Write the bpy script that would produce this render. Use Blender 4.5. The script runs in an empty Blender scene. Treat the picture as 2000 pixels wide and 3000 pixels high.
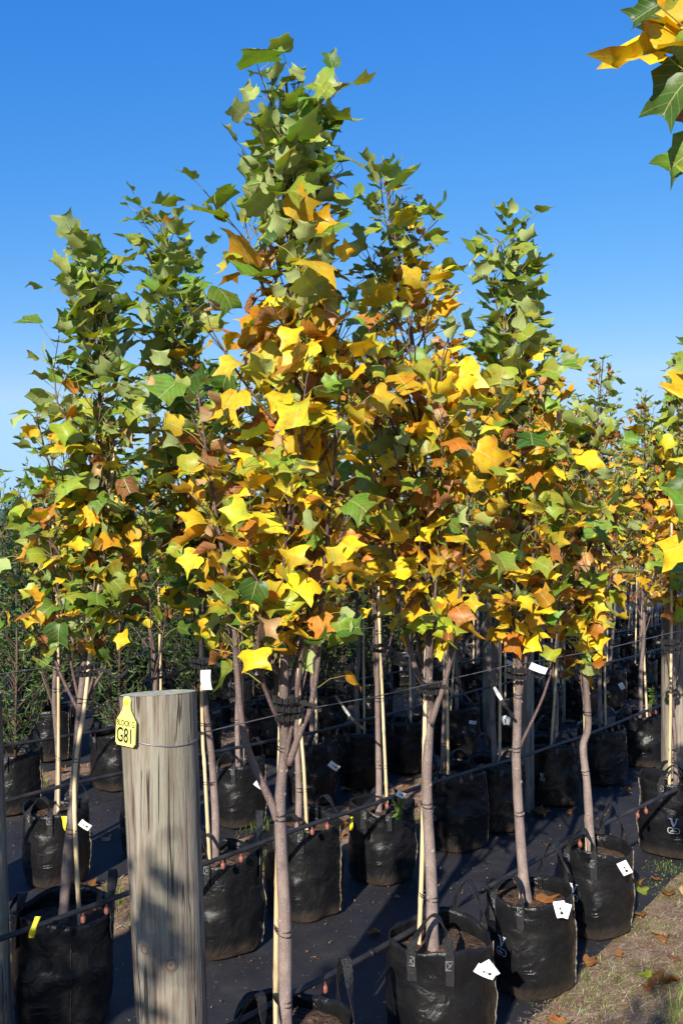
import bpy, math, random
import numpy as np
from mathutils import Vector, noise

# ------------------------------------------------------------------ camera, sky, sun
SC = bpy.context.scene
COL = SC.collection
F, EYE, CX, HY = 2800.0, 1.6, 1000.0, 1530.0        # focal length in photo pixels, eye height, principal column, horizon row
cam = bpy.data.cameras.new('camera')
cam.sensor_fit = 'VERTICAL'; cam.sensor_height = 24.0; cam.lens = 24.0 * F / 3000.0
cam.shift_y = (HY - 1500.0) / 3000.0
cam.clip_start = 0.05; cam.clip_end = 4000
co = bpy.data.objects.new('camera', cam); COL.objects.link(co)
co.location = (0, 0, EYE); co.rotation_euler = (math.radians(90), 0, 0)
SC.camera = co

SUN_EL, SUN_AZ = math.radians(27.0), math.radians(199.4)
wd = bpy.data.worlds.new('World'); SC.world = wd; wd.use_nodes = True
wn = wd.node_tree.nodes; wl = wd.node_tree.links
sky = wn.new('ShaderNodeTexSky'); sky.sky_type = 'NISHITA'; sky.sun_disc = False
sky.sun_elevation = SUN_EL; sky.sun_rotation = SUN_AZ
sky.altitude = 300; sky.air_density = 1.0; sky.dust_density = 0.35; sky.ozone_density = 2.2
hs = wn.new('ShaderNodeHueSaturation'); hs.inputs['Saturation'].default_value = 1.18; hs.inputs['Hue'].default_value = 0.508
wl.new(sky.outputs[0], hs.inputs['Color'])
sep = wn.new('ShaderNodeSeparateColor'); cmb = wn.new('ShaderNodeCombineColor'); wl.new(hs.outputs[0], sep.inputs[0])
for ch, (amp, gam) in enumerate(((.923, 1.53), (.691, .85), (.914, .40))):        # deeper, clearer autumn blue than the raw model
    m1 = wn.new('ShaderNodeMath'); m1.operation = 'MULTIPLY'; m1.inputs[1].default_value = .193
    m2 = wn.new('ShaderNodeMath'); m2.operation = 'POWER'; m2.inputs[1].default_value = gam
    m3 = wn.new('ShaderNodeMath'); m3.operation = 'MULTIPLY'; m3.inputs[1].default_value = amp / .193
    wl.new(sep.outputs[ch], m1.inputs[0]); wl.new(m1.outputs[0], m2.inputs[0]); wl.new(m2.outputs[0], m3.inputs[0]); 
    m4 = wn.new('ShaderNodeMath'); m4.operation = 'MINIMUM'; m4.inputs[1].default_value = (.46, .74, 1.02)[ch] / .193; wl.new(m3.outputs[0], m4.inputs[0]); wl.new(m4.outputs[0], cmb.inputs[ch])
wl.new(cmb.outputs[0], wn['Background'].inputs[0]); wn['Background'].inputs[1].default_value = 0.10
sl = bpy.data.lights.new('sun', 'SUN'); sl.energy = 4.6; sl.angle = math.radians(0.5); sl.color = (1.0, 0.93, 0.82)
so = bpy.data.objects.new('sun', sl); COL.objects.link(so)
TOSUN = Vector((math.sin(SUN_AZ) * math.cos(SUN_EL), math.cos(SUN_AZ) * math.cos(SUN_EL), math.sin(SUN_EL)))
so.rotation_euler = (-TOSUN).to_track_quat('-Z', 'Y').to_euler(); so.location = (0, -5, 8)
SC.view_settings.view_transform = 'Standard'; SC.view_settings.look = 'None'
SC.view_settings.exposure = 0.95; SC.view_settings.gamma = 1.0
SC.cycles.max_bounces = 6; SC.cycles.diffuse_bounces = 3; SC.cycles.glossy_bounces = 2
SC.cycles.transmission_bounces = 3; SC.cycles.transparent_max_bounces = 4

# ------------------------------------------------------------------ layout helpers
def P(px, py, Z): return Vector(((px - CX) * Z / F, Z, EYE - (py - HY) * Z / F))
NX, NY = -2800 / 3754.0, 2500 / 3754.0              # across the nursery rows
EX, EY = 2500 / 3754.0, 2800 / 3754.0               # along the rows
ROW = {1: 1.705, 2: 2.72, 3: 3.77, 4: 4.80, 5: 5.72, 6: 6.6, 7: 7.5, 8: 8.4, 9: 9.4, 10: 11.0, 11: 12.5, 'd': 1.753, 'e': 1.885}
def rowpx(d, px):
    Z = 3754.0 * d / (3500.0 - px)
    return (px - CX) * Z / F, Z
def ds(d, s): return d * NX + s * EX, d * NY + s * EY

# ------------------------------------------------------------------ scene helpers
def tag(o, label=None, cat=None, group=None, kind=None):
    if label: o['label'] = label
    if cat: o['category'] = cat
    if group: o['group'] = group
    if kind: o['kind'] = kind
    return o
def empty(name, loc, label, cat, group=None, rz=0):
    o = bpy.data.objects.new(name, None); COL.objects.link(o)
    o.location = loc; o.rotation_euler = (0, 0, rz); o.empty_display_size = .1
    return tag(o, label, cat, group)
class MB:
    def __init__(s): s.v = []; s.f = []; s.c = []; s.uv = []
    def add(s, vs, fs, col=(1, 1, 1, 1), cols=None):
        n = len(s.v); s.v += [tuple(v) for v in vs]
        s.f += [tuple(i + n for i in f) for f in fs]
        s.c += list(cols) if cols is not None else [col] * len(vs)
    def tube(s, pts, radii, sides=8, cap=True, col=(1, 1, 1, 1), cols=None, jit=0, seed=0):
        pts = [Vector(p) for p in pts]; n = len(pts)
        vs = []; cs = []; ref = None
        for i, p in enumerate(pts):
            t = (pts[min(i + 1, n - 1)] - pts[max(i - 1, 0)])
            t = t.normalized() if t.length > 1e-9 else Vector((0, 0, 1))
            if ref is None:
                ref = Vector((1, 0, 0)) if abs(t.x) < .9 else Vector((0, 1, 0))
            a = (ref - t * ref.dot(t)).normalized(); b = t.cross(a); ref = a
            r = radii[i] if hasattr(radii, '__len__') else radii
            for k in range(sides):
                th = 2 * math.pi * k / sides
                rr = r * (1 + (jit * noise.noise(Vector((math.cos(th) * 1.3 + seed, math.sin(th) * 1.3, p.z * 14))) if jit else 0))
                vs.append(p + a * (rr * math.cos(th)) + b * (rr * math.sin(th)))
                cs.append(cols[i] if cols is not None else col)
        fs = []
        for i in range(n - 1):
            for k in range(sides):
                k2 = (k + 1) % sides
                fs.append((i * sides + k, i * sides + k2, (i + 1) * sides + k2, (i + 1) * sides + k))
        if cap:
            fs.append(tuple(range(sides - 1, -1, -1))); fs.append(tuple(range((n - 1) * sides, n * sides)))
        s.add(vs, fs, cols=cs)
    def box(s, c, h, ax=None, col=(1, 1, 1, 1)):
        c = Vector(c); ax = ax or (Vector((1, 0, 0)), Vector((0, 1, 0)), Vector((0, 0, 1)))
        vs = [c + ax[0] * (h[0] * i) + ax[1] * (h[1] * j) + ax[2] * (h[2] * k) for i in (-1, 1) for j in (-1, 1) for k in (-1, 1)]
        s.add(vs, [(0, 1, 3, 2), (4, 6, 7, 5), (0, 4, 5, 1), (2, 3, 7, 6), (0, 2, 6, 4), (1, 5, 7, 3)], col)
    def build(s, name, mat, parent=None, smooth=True):
        me = bpy.data.meshes.new(name)
        off = parent.location if parent is not None and parent.type == 'EMPTY' and parent.rotation_euler[2] == 0 and getattr(s, 'world', False) else Vector((0, 0, 0))
        me.from_pydata([(v[0] - off.x, v[1] - off.y, v[2] - off.z) for v in s.v], [], s.f)
        at = me.color_attributes.new('Col', 'FLOAT_COLOR', 'POINT')
        at.data.foreach_set('color', np.array(s.c, dtype=np.float32).ravel())
        me.materials.append(mat)
        if smooth: me.polygons.foreach_set('use_smooth', [True] * len(me.polygons))
        me.update()
        o = bpy.data.objects.new(name, me); COL.objects.link(o)
        if parent is not None: o.parent = parent
        return o
def WMB():
    m = MB(); m.world = True; return m
def smoothpath(pts, sub=4):
    pts = [Vector(p) for p in pts]
    if len(pts) < 3: return pts
    out = []
    for i in range(len(pts) - 1):
        p0 = pts[max(i - 1, 0)]; p1 = pts[i]; p2 = pts[i + 1]; p3 = pts[min(i + 2, len(pts) - 1)]
        for k in range(sub):
            t = k / sub
            out.append(.5 * ((2 * p1) + (p2 - p0) * t + (2 * p0 - 5 * p1 + 4 * p2 - p3) * t * t + (3 * p1 - p0 - 3 * p2 + p3) * t ** 3))
    out.append(pts[-1]); return out
def copy_tree(o, parent=None):
    c = o.copy(); COL.objects.link(c); c.parent = parent
    for ch in list(o.children): copy_tree(ch, c)
    return c

# ------------------------------------------------------------------ materials
def newmat(name):
    m = bpy.data.materials.new(name); m.use_nodes = True
    nt = m.node_tree; b = nt.nodes['Principled BSDF']; return m, nt, b
def nd(nt, typ, **kw):
    n = nt.nodes.new(typ)
    for k, v in kw.items():
        if hasattr(n, k): setattr(n, k, v)
        else: n.inputs[k.replace('_', ' ')].default_value = v
    return n
def ramp(nt, src, stops):
    r = nt.nodes.new('ShaderNodeValToRGB')
    e = r.color_ramp.elements
    while len(e) < len(stops): e.new(.5)
    for i, (p, c) in enumerate(stops):
        e[i].position = p; e[i].color = c if len(c) == 4 else (*c, 1)
    nt.links.new(src, r.inputs[0]); return r
def mixc(nt, fac, a, b, mode='MIX'):
    m = nt.nodes.new('ShaderNodeMix'); m.data_type = 'RGBA'; m.blend_type = mode
    for sock, val in ((m.inputs[0], fac), (m.inputs[6], a), (m.inputs[7], b)):
        if hasattr(val, 'is_output'): nt.links.new(val, sock)
        else: sock.default_value = val if not isinstance(val, tuple) or len(val) == 4 else (*val, 1)
    return m.outputs[2]
def math_(nt, op, a, b=None, c=None):
    m = nt.nodes.new('ShaderNodeMath'); m.operation = op
    for i, val in enumerate((a, b, c)):
        if val is None: continue
        if hasattr(val, 'is_output'): nt.links.new(val, m.inputs[i])
        else: m.inputs[i].default_value = val
    return m.outputs[0]
def simple(name, col, rough=.5, spec=.5, metal=0, nscale=0, namt=.2, bump=0, bscale=60):
    m, nt, b = newmat(name)
    b.inputs['Base Color'].default_value = (*col, 1); b.inputs['Roughness'].default_value = rough
    b.inputs['Specular IOR Level'].default_value = spec; b.inputs['Metallic'].default_value = metal
    tc = nt.nodes.new('ShaderNodeTexCoord')
    if nscale:
        n = nd(nt, 'ShaderNodeTexNoise', Scale=nscale, Detail=4.0); nt.links.new(tc.outputs['Object'], n.inputs['Vector'])
        r = ramp(nt, n.outputs[0], [(.3, tuple(c * (1 - namt) for c in col)), (.7, tuple(min(1, c * (1 + namt)) for c in col))])
        nt.links.new(r.outputs[0], b.inputs['Base Color'])
    if bump:
        n = nd(nt, 'ShaderNodeTexNoise', Scale=bscale, Detail=3.0); nt.links.new(tc.outputs['Object'], n.inputs['Vector'])
        bp = nd(nt, 'ShaderNodeBump', Strength=bump, Distance=.01); nt.links.new(n.outputs[0], bp.inputs['Height'])
        nt.links.new(bp.outputs[0], b.inputs['Normal'])
    return m

def leaf_material():
    m, nt, b = newmat('autumn_leaf'); L = nt.links
    at = nd(nt, 'ShaderNodeAttribute', attribute_name='Col')
    uv = nt.nodes.new('ShaderNodeUVMap'); uv.uv_map = 'UVMap'
    sx = nt.nodes.new('ShaderNodeSeparateXYZ'); L.new(uv.outputs[0], sx.inputs[0])
    au = math_(nt, 'ABSOLUTE', math_(nt, 'SUBTRACT', sx.outputs[0], .5))
    mid = math_(nt, 'LESS_THAN', au, .014)
    fr = math_(nt, 'FRACT', math_(nt, 'MULTIPLY', math_(nt, 'SUBTRACT', sx.outputs[1], math_(nt, 'MULTIPLY', au, .75)), 5.5))
    lat = math_(nt, 'MULTIPLY', math_(nt, 'LESS_THAN', fr, .085), math_(nt, 'GREATER_THAN', sx.outputs[1], .02))
    vein = math_(nt, 'MAXIMUM', math_(nt, 'MULTIPLY', mid, .8), math_(nt, 'MULTIPLY', lat, .38))
    tc = nt.nodes.new('ShaderNodeTexCoord')
    n = nd(nt, 'ShaderNodeTexNoise', Scale=38.0, Detail=5.0, Roughness=.65); L.new(tc.outputs['Object'], n.inputs['Vector'])
    r = ramp(nt, n.outputs[0], [(.28, (.62, .55, .5)), (.46, (1, 1, 1)), (.75, (1.12, 1.12, 1.0))])
    base = mixc(nt, 1.0, at.outputs['Color'], r.outputs[0], 'MULTIPLY')
    sp_ = nd(nt, 'ShaderNodeTexNoise', Scale=150.0, Detail=2.0); L.new(tc.outputs['Object'], sp_.inputs['Vector'])
    sr = ramp(nt, sp_.outputs[0], [(.66, (0, 0, 0)), (.72, (1, 1, 1))])
    base = mixc(nt, math_(nt, 'MULTIPLY', sr.outputs[0], .5), base, (.14, .065, .025))
    n2 = nd(nt, 'ShaderNodeTexNoise', Scale=21.0, Detail=4.0, Roughness=.6, Distortion=.6); L.new(tc.outputs['Object'], n2.inputs['Vector'])
    r2 = ramp(nt, n2.outputs[0], [(.34, (1.12, .74, .6)), (.5, (1, 1, 1)), (.66, (.84, 1.1, 1.1))])
    base = mixc(nt, .85, base, r2.outputs[0], 'MULTIPLY')
    lum = mixc(nt, .55, base, (.62, .58, .26))
    top = mixc(nt, vein, base, lum)
    pale = mixc(nt, at.outputs['Alpha'], base, (.385, .465, .18))
    palev = mixc(nt, vein, pale, (.55, .56, .3))
    geo = nt.nodes.new('ShaderNodeNewGeometry')
    col = mixc(nt, geo.outputs['Backfacing'], top, palev)
    L.new(col, b.inputs['Base Color'])
    rg = math_(nt, 'ADD', math_(nt, 'MULTIPLY', geo.outputs['Backfacing'], .28), .42)
    L.new(rg, b.inputs['Roughness']); b.inputs['Specular IOR Level'].default_value = .35
    bp = nd(nt, 'ShaderNodeBump', Strength=.35, Distance=.004)
    L.new(math_(nt, 'SUBTRACT', n.outputs[0], math_(nt, 'MULTIPLY', vein, .5)), bp.inputs['Height']); L.new(bp.outputs[0], b.inputs['Normal'])
    tr = nt.nodes.new('ShaderNodeBsdfTranslucent')
    hsv = nd(nt, 'ShaderNodeHueSaturation', Saturation=1.25, Value=1.0); L.new(base, hsv.inputs['Color']); L.new(hsv.outputs[0], tr.inputs[0])
    mx = nt.nodes.new('ShaderNodeMixShader'); mx.inputs[0].default_value = .32
    L.new(b.outputs[0], mx.inputs[1]); L.new(tr.outputs[0], mx.inputs[2])
    L.new(mx.outputs[0], nt.nodes['Material Output'].inputs[0])
    return m

def bark_material():
    m, nt, b = newmat('bark'); L = nt.links
    at = nd(nt, 'ShaderNodeAttribute', attribute_name='Col'); tc = nt.nodes.new('ShaderNodeTexCoord')
    mp = nd(nt, 'ShaderNodeMapping'); mp.inputs['Scale'].default_value = (1, 1, .6); L.new(tc.outputs['Object'], mp.inputs[0])
    n = nd(nt, 'ShaderNodeTexNoise', Scale=26.0, Detail=6.0, Roughness=.6); L.new(mp.outputs[0], n.inputs['Vector'])
    v = nd(nt, 'ShaderNodeTexVoronoi', Scale=190.0); L.new(mp.outputs[0], v.inputs['Vector'])
    r = ramp(nt, n.outputs[0], [(.3, (.58, .54, .54)), (.5, (1.0, .97, .96)), (.7, (1.3, 1.28, 1.22))])
    base = mixc(nt, 1.0, at.outputs['Color'], r.outputs[0], 'MULTIPLY')
    dots = ramp(nt, v.outputs['Distance'], [(.16, (1, 1, 1)), (.3, (0, 0, 0))])
    col = mixc(nt, math_(nt, 'MULTIPLY', dots.outputs[0], .32), base, (.5, .43, .36))
    L.new(col, b.inputs['Base Color']); b.inputs['Roughness'].default_value = .62; b.inputs['Specular IOR Level'].default_value = .3
    bp = nd(nt, 'ShaderNodeBump', Strength=.5, Distance=.004); L.new(n.outputs[0], bp.inputs['Height']); L.new(bp.outputs[0], b.inputs['Normal'])
    return m

def bag_material():
    m, nt, b = newmat('black_woven_plastic'); L = nt.links
    tc = nt.nodes.new('ShaderNodeTexCoord')
    n = nd(nt, 'ShaderNodeTexNoise', Scale=9.0, Detail=6.0, Roughness=.6); L.new(tc.outputs['Object'], n.inputs['Vector'])
    mp = nd(nt, 'ShaderNodeMapping'); mp.inputs['Scale'].default_value = (6, 6, 20); L.new(tc.outputs['Object'], mp.inputs[0])
    w = nd(nt, 'ShaderNodeTexNoise', Scale=1.0, Detail=3.0); L.new(mp.outputs[0], w.inputs['Vector'])
    z = nd(nt, 'ShaderNodeTexNoise', Scale=420.0, Detail=2.0); L.new(tc.outputs['Object'], z.inputs['Vector'])
    sp = nt.nodes.new('ShaderNodeSeparateXYZ'); L.new(tc.outputs['Object'], sp.inputs[0])
    dust = math_(nt, 'MULTIPLY', math_(nt, 'SUBTRACT', 1.0, math_(nt, 'MINIMUM', math_(nt, 'MULTIPLY', sp.outputs[2], 16.0), 1.0)), .5)
    r = ramp(nt, n.outputs[0], [(.35, (.006, .006, .007)), (.62, (.010, .010, .0105)), (.8, (.02, .018, .017))])
    col = mixc(nt, math_(nt, 'MULTIPLY', dust, n.outputs[0]), r.outputs[0], (.16, .11, .075))
    L.new(col, b.inputs['Base Color'])
    rr = ramp(nt, n.outputs[0], [(.3, (.17,) * 3), (.75, (.33,) * 3)]); L.new(rr.outputs[0], b.inputs['Roughness'])
    b.inputs['Specular IOR Level'].default_value = .27
    cz = nd(nt, 'ShaderNodeTexNoise', Scale=13.0, Detail=3.0, Distortion=1.6); L.new(tc.outputs['Object'], cz.inputs['Vector'])
    h = math_(nt, 'ADD', math_(nt, 'ADD', math_(nt, 'MULTIPLY', w.outputs[0], .6), math_(nt, 'MULTIPLY', cz.outputs[0], 1.1)), math_(nt, 'MULTIPLY', z.outputs[0], .12))
    bp = nd(nt, 'ShaderNodeBump', Strength=.7, Distance=.012); L.new(h, bp.inputs['Height']); L.new(bp.outputs[0], b.inputs['Normal'])
    return m

def wood_material():
    m, nt, b = newmat('weathered_post_wood'); L = nt.links
    tc = nt.nodes.new('ShaderNodeTexCoord')
    def stretched(sx, sz, scale, detail=5.0, rough=.6, off=0):
        mp = nd(nt, 'ShaderNodeMapping'); mp.inputs['Scale'].default_value = (sx, sx, sz); mp.inputs['Location'].default_value = (off, off * .7, 0)
        L.new(tc.outputs['Object'], mp.inputs[0])
        n = nd(nt, 'ShaderNodeTexNoise', Scale=scale, Detail=detail, Roughness=rough); L.new(mp.outputs[0], n.inputs['Vector']); return n.outputs[0]
    g = math_(nt, 'ADD', math_(nt, 'MULTIPLY', stretched(13, .6, 4.0, 8.0, .74), .55), math_(nt, 'MULTIPLY', stretched(42, 1.6, 3.2, 5.0, .7, 21), .45))
    c1 = ramp(nt, g, [(.36, (.07, .044, .030)), (.44, (.15, .112, .082)), (.51, (.225, .195, .150)), (.62, (.285, .268, .218))])
    blot = stretched(2.2, .55, 5.0, 5.0, .6, 3)
    bm = ramp(nt, blot, [(.52, (0, 0, 0)), (.60, (1, 1, 1))])
    col = mixc(nt, math_(nt, 'MULTIPLY', bm.outputs[0], .6), c1.outputs[0], (.12, .074, .05))
    green = stretched(2.5, .8, 4.0, 3.0, .5, 9)
    gm = ramp(nt, green, [(.45, (0, 0, 0)), (.65, (1, 1, 1))])
    col = mixc(nt, math_(nt, 'MULTIPLY', gm.outputs[0], .4), col, (.21, .215, .155))
    cr = stretched(15, .3, 3.2, 2.0, .4, 5)
    d = math_(nt, 'ABSOLUTE', math_(nt, 'SUBTRACT', cr, .5))
    cm = ramp(nt, d, [(.005, (1, 1, 1)), (.022, (0, 0, 0))])
    brk = stretched(5, 1.6, 3.0, 2.0, .5, 14)
    bk = ramp(nt, brk, [(.43, (0, 0, 0)), (.5, (1, 1, 1))])
    crack = math_(nt, 'MULTIPLY', cm.outputs[0], bk.outputs[0])
    col = mixc(nt, math_(nt, 'MULTIPLY', crack, .85), col, (.055, .036, .025))
    L.new(col, b.inputs['Base Color']); b.inputs['Roughness'].default_value = .8; b.inputs['Specular IOR Level'].default_value = .2
    h = math_(nt, 'SUBTRACT', math_(nt, 'MULTIPLY', g, .55), crack)
    bp = nd(nt, 'ShaderNodeBump', Strength=1.0, Distance=.010); L.new(h, bp.inputs['Height']); L.new(bp.outputs[0], b.inputs['Normal'])
    return m

def ground_material():
    m, nt, b = newmat('dirt_moss'); L = nt.links
    tc = nt.nodes.new('ShaderNodeTexCoord')
    def nz(s, d=6.0, r=.6):
        n = nd(nt, 'ShaderNodeTexNoise', Scale=s, Detail=d, Roughness=r); L.new(tc.outputs['Object'], n.inputs['Vector']); return n.outputs[0]
    a = nz(14, 8, .7); c = ramp(nt, a, [(.3, (.15, .09, .058)), (.5, (.285, .19, .13)), (.7, (.42, .315, .23))])
    fine = nz(130, 4, .7); f = ramp(nt, fine, [(.35, (.6, .58, .55)), (.65, (1.25, 1.22, 1.18))])
    col = mixc(nt, 1.0, c.outputs[0], f.outputs[0], 'MULTIPLY')
    ms = nz(3.6, 7, .68); mm = ramp(nt, ms, [(.58, (0, 0, 0)), (.68, (1, 1, 1))])
    mc = ramp(nt, fine, [(.35, (.09, .12, .02)), (.65, (.23, .28, .05))])
    col = mixc(nt, math_(nt, 'MULTIPLY', mm.outputs[0], .55), col, mc.outputs[0])
    L.new(col, b.inputs['Base Color']); b.inputs['Roughness'].default_value = .95; b.inputs['Specular IOR Level'].default_value = .1
    bp = nd(nt, 'ShaderNodeBump', Strength=1.0, Distance=.02); L.new(math_(nt, 'ADD', a, math_(nt, 'MULTIPLY', fine, .4)), bp.inputs['Height']); L.new(bp.outputs[0], b.inputs['Normal'])
    return m

def mat_material():
    m, nt, b = newmat('black_weed_mat'); L = nt.links
    tc = nt.nodes.new('ShaderNodeTexCoord')
    n = nd(nt, 'ShaderNodeTexNoise', Scale=3.0, Detail=8.0, Roughness=.65); L.new(tc.outputs['Object'], n.inputs['Vector'])
    z = nd(nt, 'ShaderNodeTexNoise', Scale=260.0, Detail=3.0); L.new(tc.outputs['Object'], z.inputs['Vector'])
    sp = nd(nt, 'ShaderNodeTexNoise', Scale=75.0, Detail=2.0, Roughness=.4); L.new(tc.outputs['Object'], sp.inputs['Vector'])
    r = ramp(nt, n.outputs[0], [(.33, (.015, .016, .020)), (.55, (.027, .027, .031)), (.7, (.05, .046, .044)), (.8, (.085, .068, .055))])
    bits = ramp(nt, sp.outputs[0], [(.68, (0, 0, 0)), (.73, (1, 1, 1))])
    col = mixc(nt, math_(nt, 'MULTIPLY', bits.outputs[0], .6), r.outputs[0], (.16, .12, .09))
    L.new(col, b.inputs['Base Color']); b.inputs['Roughness'].default_value = .55; b.inputs['Specular IOR Level'].default_value = .35
    bp = nd(nt, 'ShaderNodeBump', Strength=.6, Distance=.012); L.new(math_(nt, 'ADD', math_(nt, 'MULTIPLY', z.outputs[0], .25), math_(nt, 'MULTIPLY', n.outputs[0], 1.5)), bp.inputs['Height']); L.new(bp.outputs[0], b.inputs['Normal'])
    return m

def attr_material(name, rough=.6, spec=.3, trans=0):
    m, nt, b = newmat(name); L = nt.links
    at = nd(nt, 'ShaderNodeAttribute', attribute_name='Col'); L.new(at.outputs['Color'], b.inputs['Base Color'])
    b.inputs['Roughness'].default_value = rough; b.inputs['Specular IOR Level'].default_value = spec
    if trans:
        tr = nt.nodes.new('ShaderNodeBsdfTranslucent'); L.new(at.outputs['Color'], tr.inputs[0])
        mx = nt.nodes.new('ShaderNodeMixShader'); mx.inputs[0].default_value = trans
        L.new(b.outputs[0], mx.inputs[1]); L.new(tr.outputs[0], mx.inputs[2]); L.new(mx.outputs[0], nt.nodes['Material Output'].inputs[0])
    return m
M = dict(leaf=leaf_material(), bark=bark_material(), bag=bag_material(), wood=wood_material(), ground=ground_material(), mat=mat_material(),
         needle=attr_material('shrub_leaf', .5, .35, .25), blade=attr_material('straw_grass', .8, .15, .15),
         soil=simple('potting_soil', (.075, .048, .033), .95, .1, nscale=60, namt=.6, bump=1.0, bscale=90),
         strap=simple('webbing_strap', (.010, .010, .011), .38, .4, nscale=220, namt=.7, bump=.6, bscale=400),
         white=simple('white_plastic', (.82, .82, .84), .45, .4), whiteprint=simple('white_print', (.50, .51, .52), .6, .3),
         thread=simple('grey_thread', (.30, .29, .28), .6, .3), dark=simple('black_mark', (.012, .012, .015), .5, .3),
         yellow=simple('yellow_plastic', (.80, .66, .02), .45, .4), tagyellow=simple('yellow_tag_plastic', (.80, .75, .17), .42, .4, nscale=14, namt=.08),
         pipe=simple('black_pipe', (.022, .021, .022), .42, .45, nscale=12, namt=.6), dripper=simple('brown_dripper', (.22, .075, .05), .5, .4),
         wire=simple('galvanised_wire', (.22, .22, .23), .45, .5, .6), tie=simple('black_tie', (.014, .014, .015), .33, .5),
         stubble=simple('pale_seam', (.13, .11, .085), .7, .2, nscale=70, namt=.8),
         hill=simple('hill_blue_green', (.07, .11, .10), .9, .1, nscale=.02, namt=.3))
def cane_material():
    m, nt, b = newmat('bamboo'); L = nt.links
    tc = nt.nodes.new('ShaderNodeTexCoord')
    mp = nd(nt, 'ShaderNodeMapping'); mp.inputs['Scale'].default_value = (40, 40, 3); L.new(tc.outputs['Object'], mp.inputs[0])
    n = nd(nt, 'ShaderNodeTexNoise', Scale=1.0, Detail=4.0); L.new(mp.outputs[0], n.inputs['Vector'])
    r = ramp(nt, n.outputs[0], [(.3, (.43, .30, .15)), (.55, (.62, .48, .27)), (.75, (.70, .58, .37))])
    L.new(r.outputs[0], b.inputs['Base Color']); b.inputs['Roughness'].default_value = .42; return m
M['cane'] = cane_material()

# ------------------------------------------------------------------ ground, mats, hills
def grid(name, fn, nu, nv, mat, kind='structure'):
    vs = [fn(i / nu, j / nv) for j in range(nv + 1) for i in range(nu + 1)]
    fs = [(j * (nu + 1) + i, j * (nu + 1) + i + 1, (j + 1) * (nu + 1) + i + 1, (j + 1) * (nu + 1) + i) for j in range(nv) for i in range(nu)]
    mb = MB(); mb.add(vs, fs); o = mb.build(name, mat); return tag(o, kind=kind)
grid('ground', lambda u, v: (-1500 + 3000 * u, -1500 + 3000 * v, 0), 2, 2, M['ground'])
def matstrip(d0, d1, s0, s1, seed):
    nu, nv = int((s1 - s0) / .09), max(8, int((d1 - d0) / .09))
    def fn(u, v):
        s = s0 + (s1 - s0) * u; da = d0 + (min(.14, max(-.06, .1 * (s - 2.8))) if d0 < 2 else 0); d = da + (d1 - da) * v
        if v in (0, 1): d += .035 * noise.noise(Vector((s * 1.6, seed, 0))) + .012 * noise.noise(Vector((s * 9, seed, 2)))
        x, y = ds(d, s)
        e = min(v, 1 - v) * 8
        h = .005 + .010 * (.5 + .5 * noise.noise(Vector((x * 2.3, y * 2.3, seed)))) * min(1, e + .25) + .004 * abs(noise.noise(Vector((x * 9, y * 9, seed))))
        return (x, y, h)
    return grid('weed_mat', fn, nu, nv, M['mat'])
matstrip(1.60, 3.08, -2, 14, 1.0)
matstrip(3.60, 5.02, -2, 18, 2.0)
matstrip(5.5, 6.75, -2, 20, 3.0)
matstrip(7.2, 9.9, -2, 24, 4.0)
def hillfn(u, v):
    a = math.radians(-70 + 140 * u); R_ = 900 + 500 * v
    h = (16 + 13 * noise.noise(Vector((u * 6, 0, 3))) + 5 * noise.noise(Vector((u * 25, 0, 5)))) * math.sin(math.pi * min(1, v * .5 + .02))
    return (R_ * math.sin(a), R_ * math.cos(a), max(-1, h * 1.2 * min(1, v * 3)))
grid('hills', hillfn, 120, 8, M['hill'])

# straw, moss tufts and leaf litter on the dirt
def stuff_blades(name, n, sampler, lens, wid, cols, up, seed):
    rnd = random.Random(seed); mb = MB()
    for _ in range(n):
        x, y = sampler(rnd); a = rnd.uniform(0, 2 * math.pi) if rnd.random() < .6 else rnd.gauss(.1, .5)
        l = rnd.uniform(*lens); w = rnd.uniform(.6, 1.3) * wid; u = rnd.uniform(*up)
        dx, dy = math.cos(a), math.sin(a)
        p0 = Vector((x, y, (.019 if name == 'leaf_litter' else .002) + rnd.random() * .004)); p1 = p0 + Vector((dx * l * math.cos(u) * .5, dy * l * math.cos(u) * .5, l * math.sin(u) * .6 + .004))
        p2 = p0 + Vector((dx * l * math.cos(u), dy * l * math.cos(u), l * math.sin(u)))
        q = Vector((-dy, dx, 0)) * w
        c = rnd.choice(cols); k = rnd.uniform(.7, 1.2); c = (c[0] * k, c[1] * k, c[2] * k, 1)
        mb.add([p0 - q, p0 + q, p1 + q * .8, p1 - q * .8, p2], [(0, 1, 2, 3), (3, 2, 4)], c)
    return tag(mb.build(name, M['blade'], smooth=False), kind='stuff')
def path_s(r):
    d = 1.62 - abs(r.gauss(0, .55)); return ds(d, r.uniform(1.5, 7.5))
def strip_s(r): return ds(r.uniform(3.06, 3.62), r.uniform(1.5, 11))
def strip2_s(r): return ds(r.uniform(5.08, 5.48), r.uniform(1.5, 14))
STRAW = [(.38, .27, .18), (.46, .36, .26), (.30, .185, .12), (.21, .125, .08), (.54, .45, .35)]
stuff_blades('straw_litter', 20000, path_s, (.015, .08), .0011, STRAW, (0, .12), 1)
stuff_blades('straw_litter', 4500, strip_s, (.02, .08), .0016, STRAW, (0, .25), 2)
stuff_blades('straw_litter', 3500, strip2_s, (.02, .09), .002, STRAW, (0, .25), 3)
GR = [(.11, .17, .03), (.16, .22, .04), (.22, .26, .07), (.08, .13, .025)]
def tufts(seed, n, spots):
    r0 = random.Random(seed)
    def f(r):
        x, y, s = r.choice(spots); return r.gauss(x, s), r.gauss(y, s)
    return f
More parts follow.
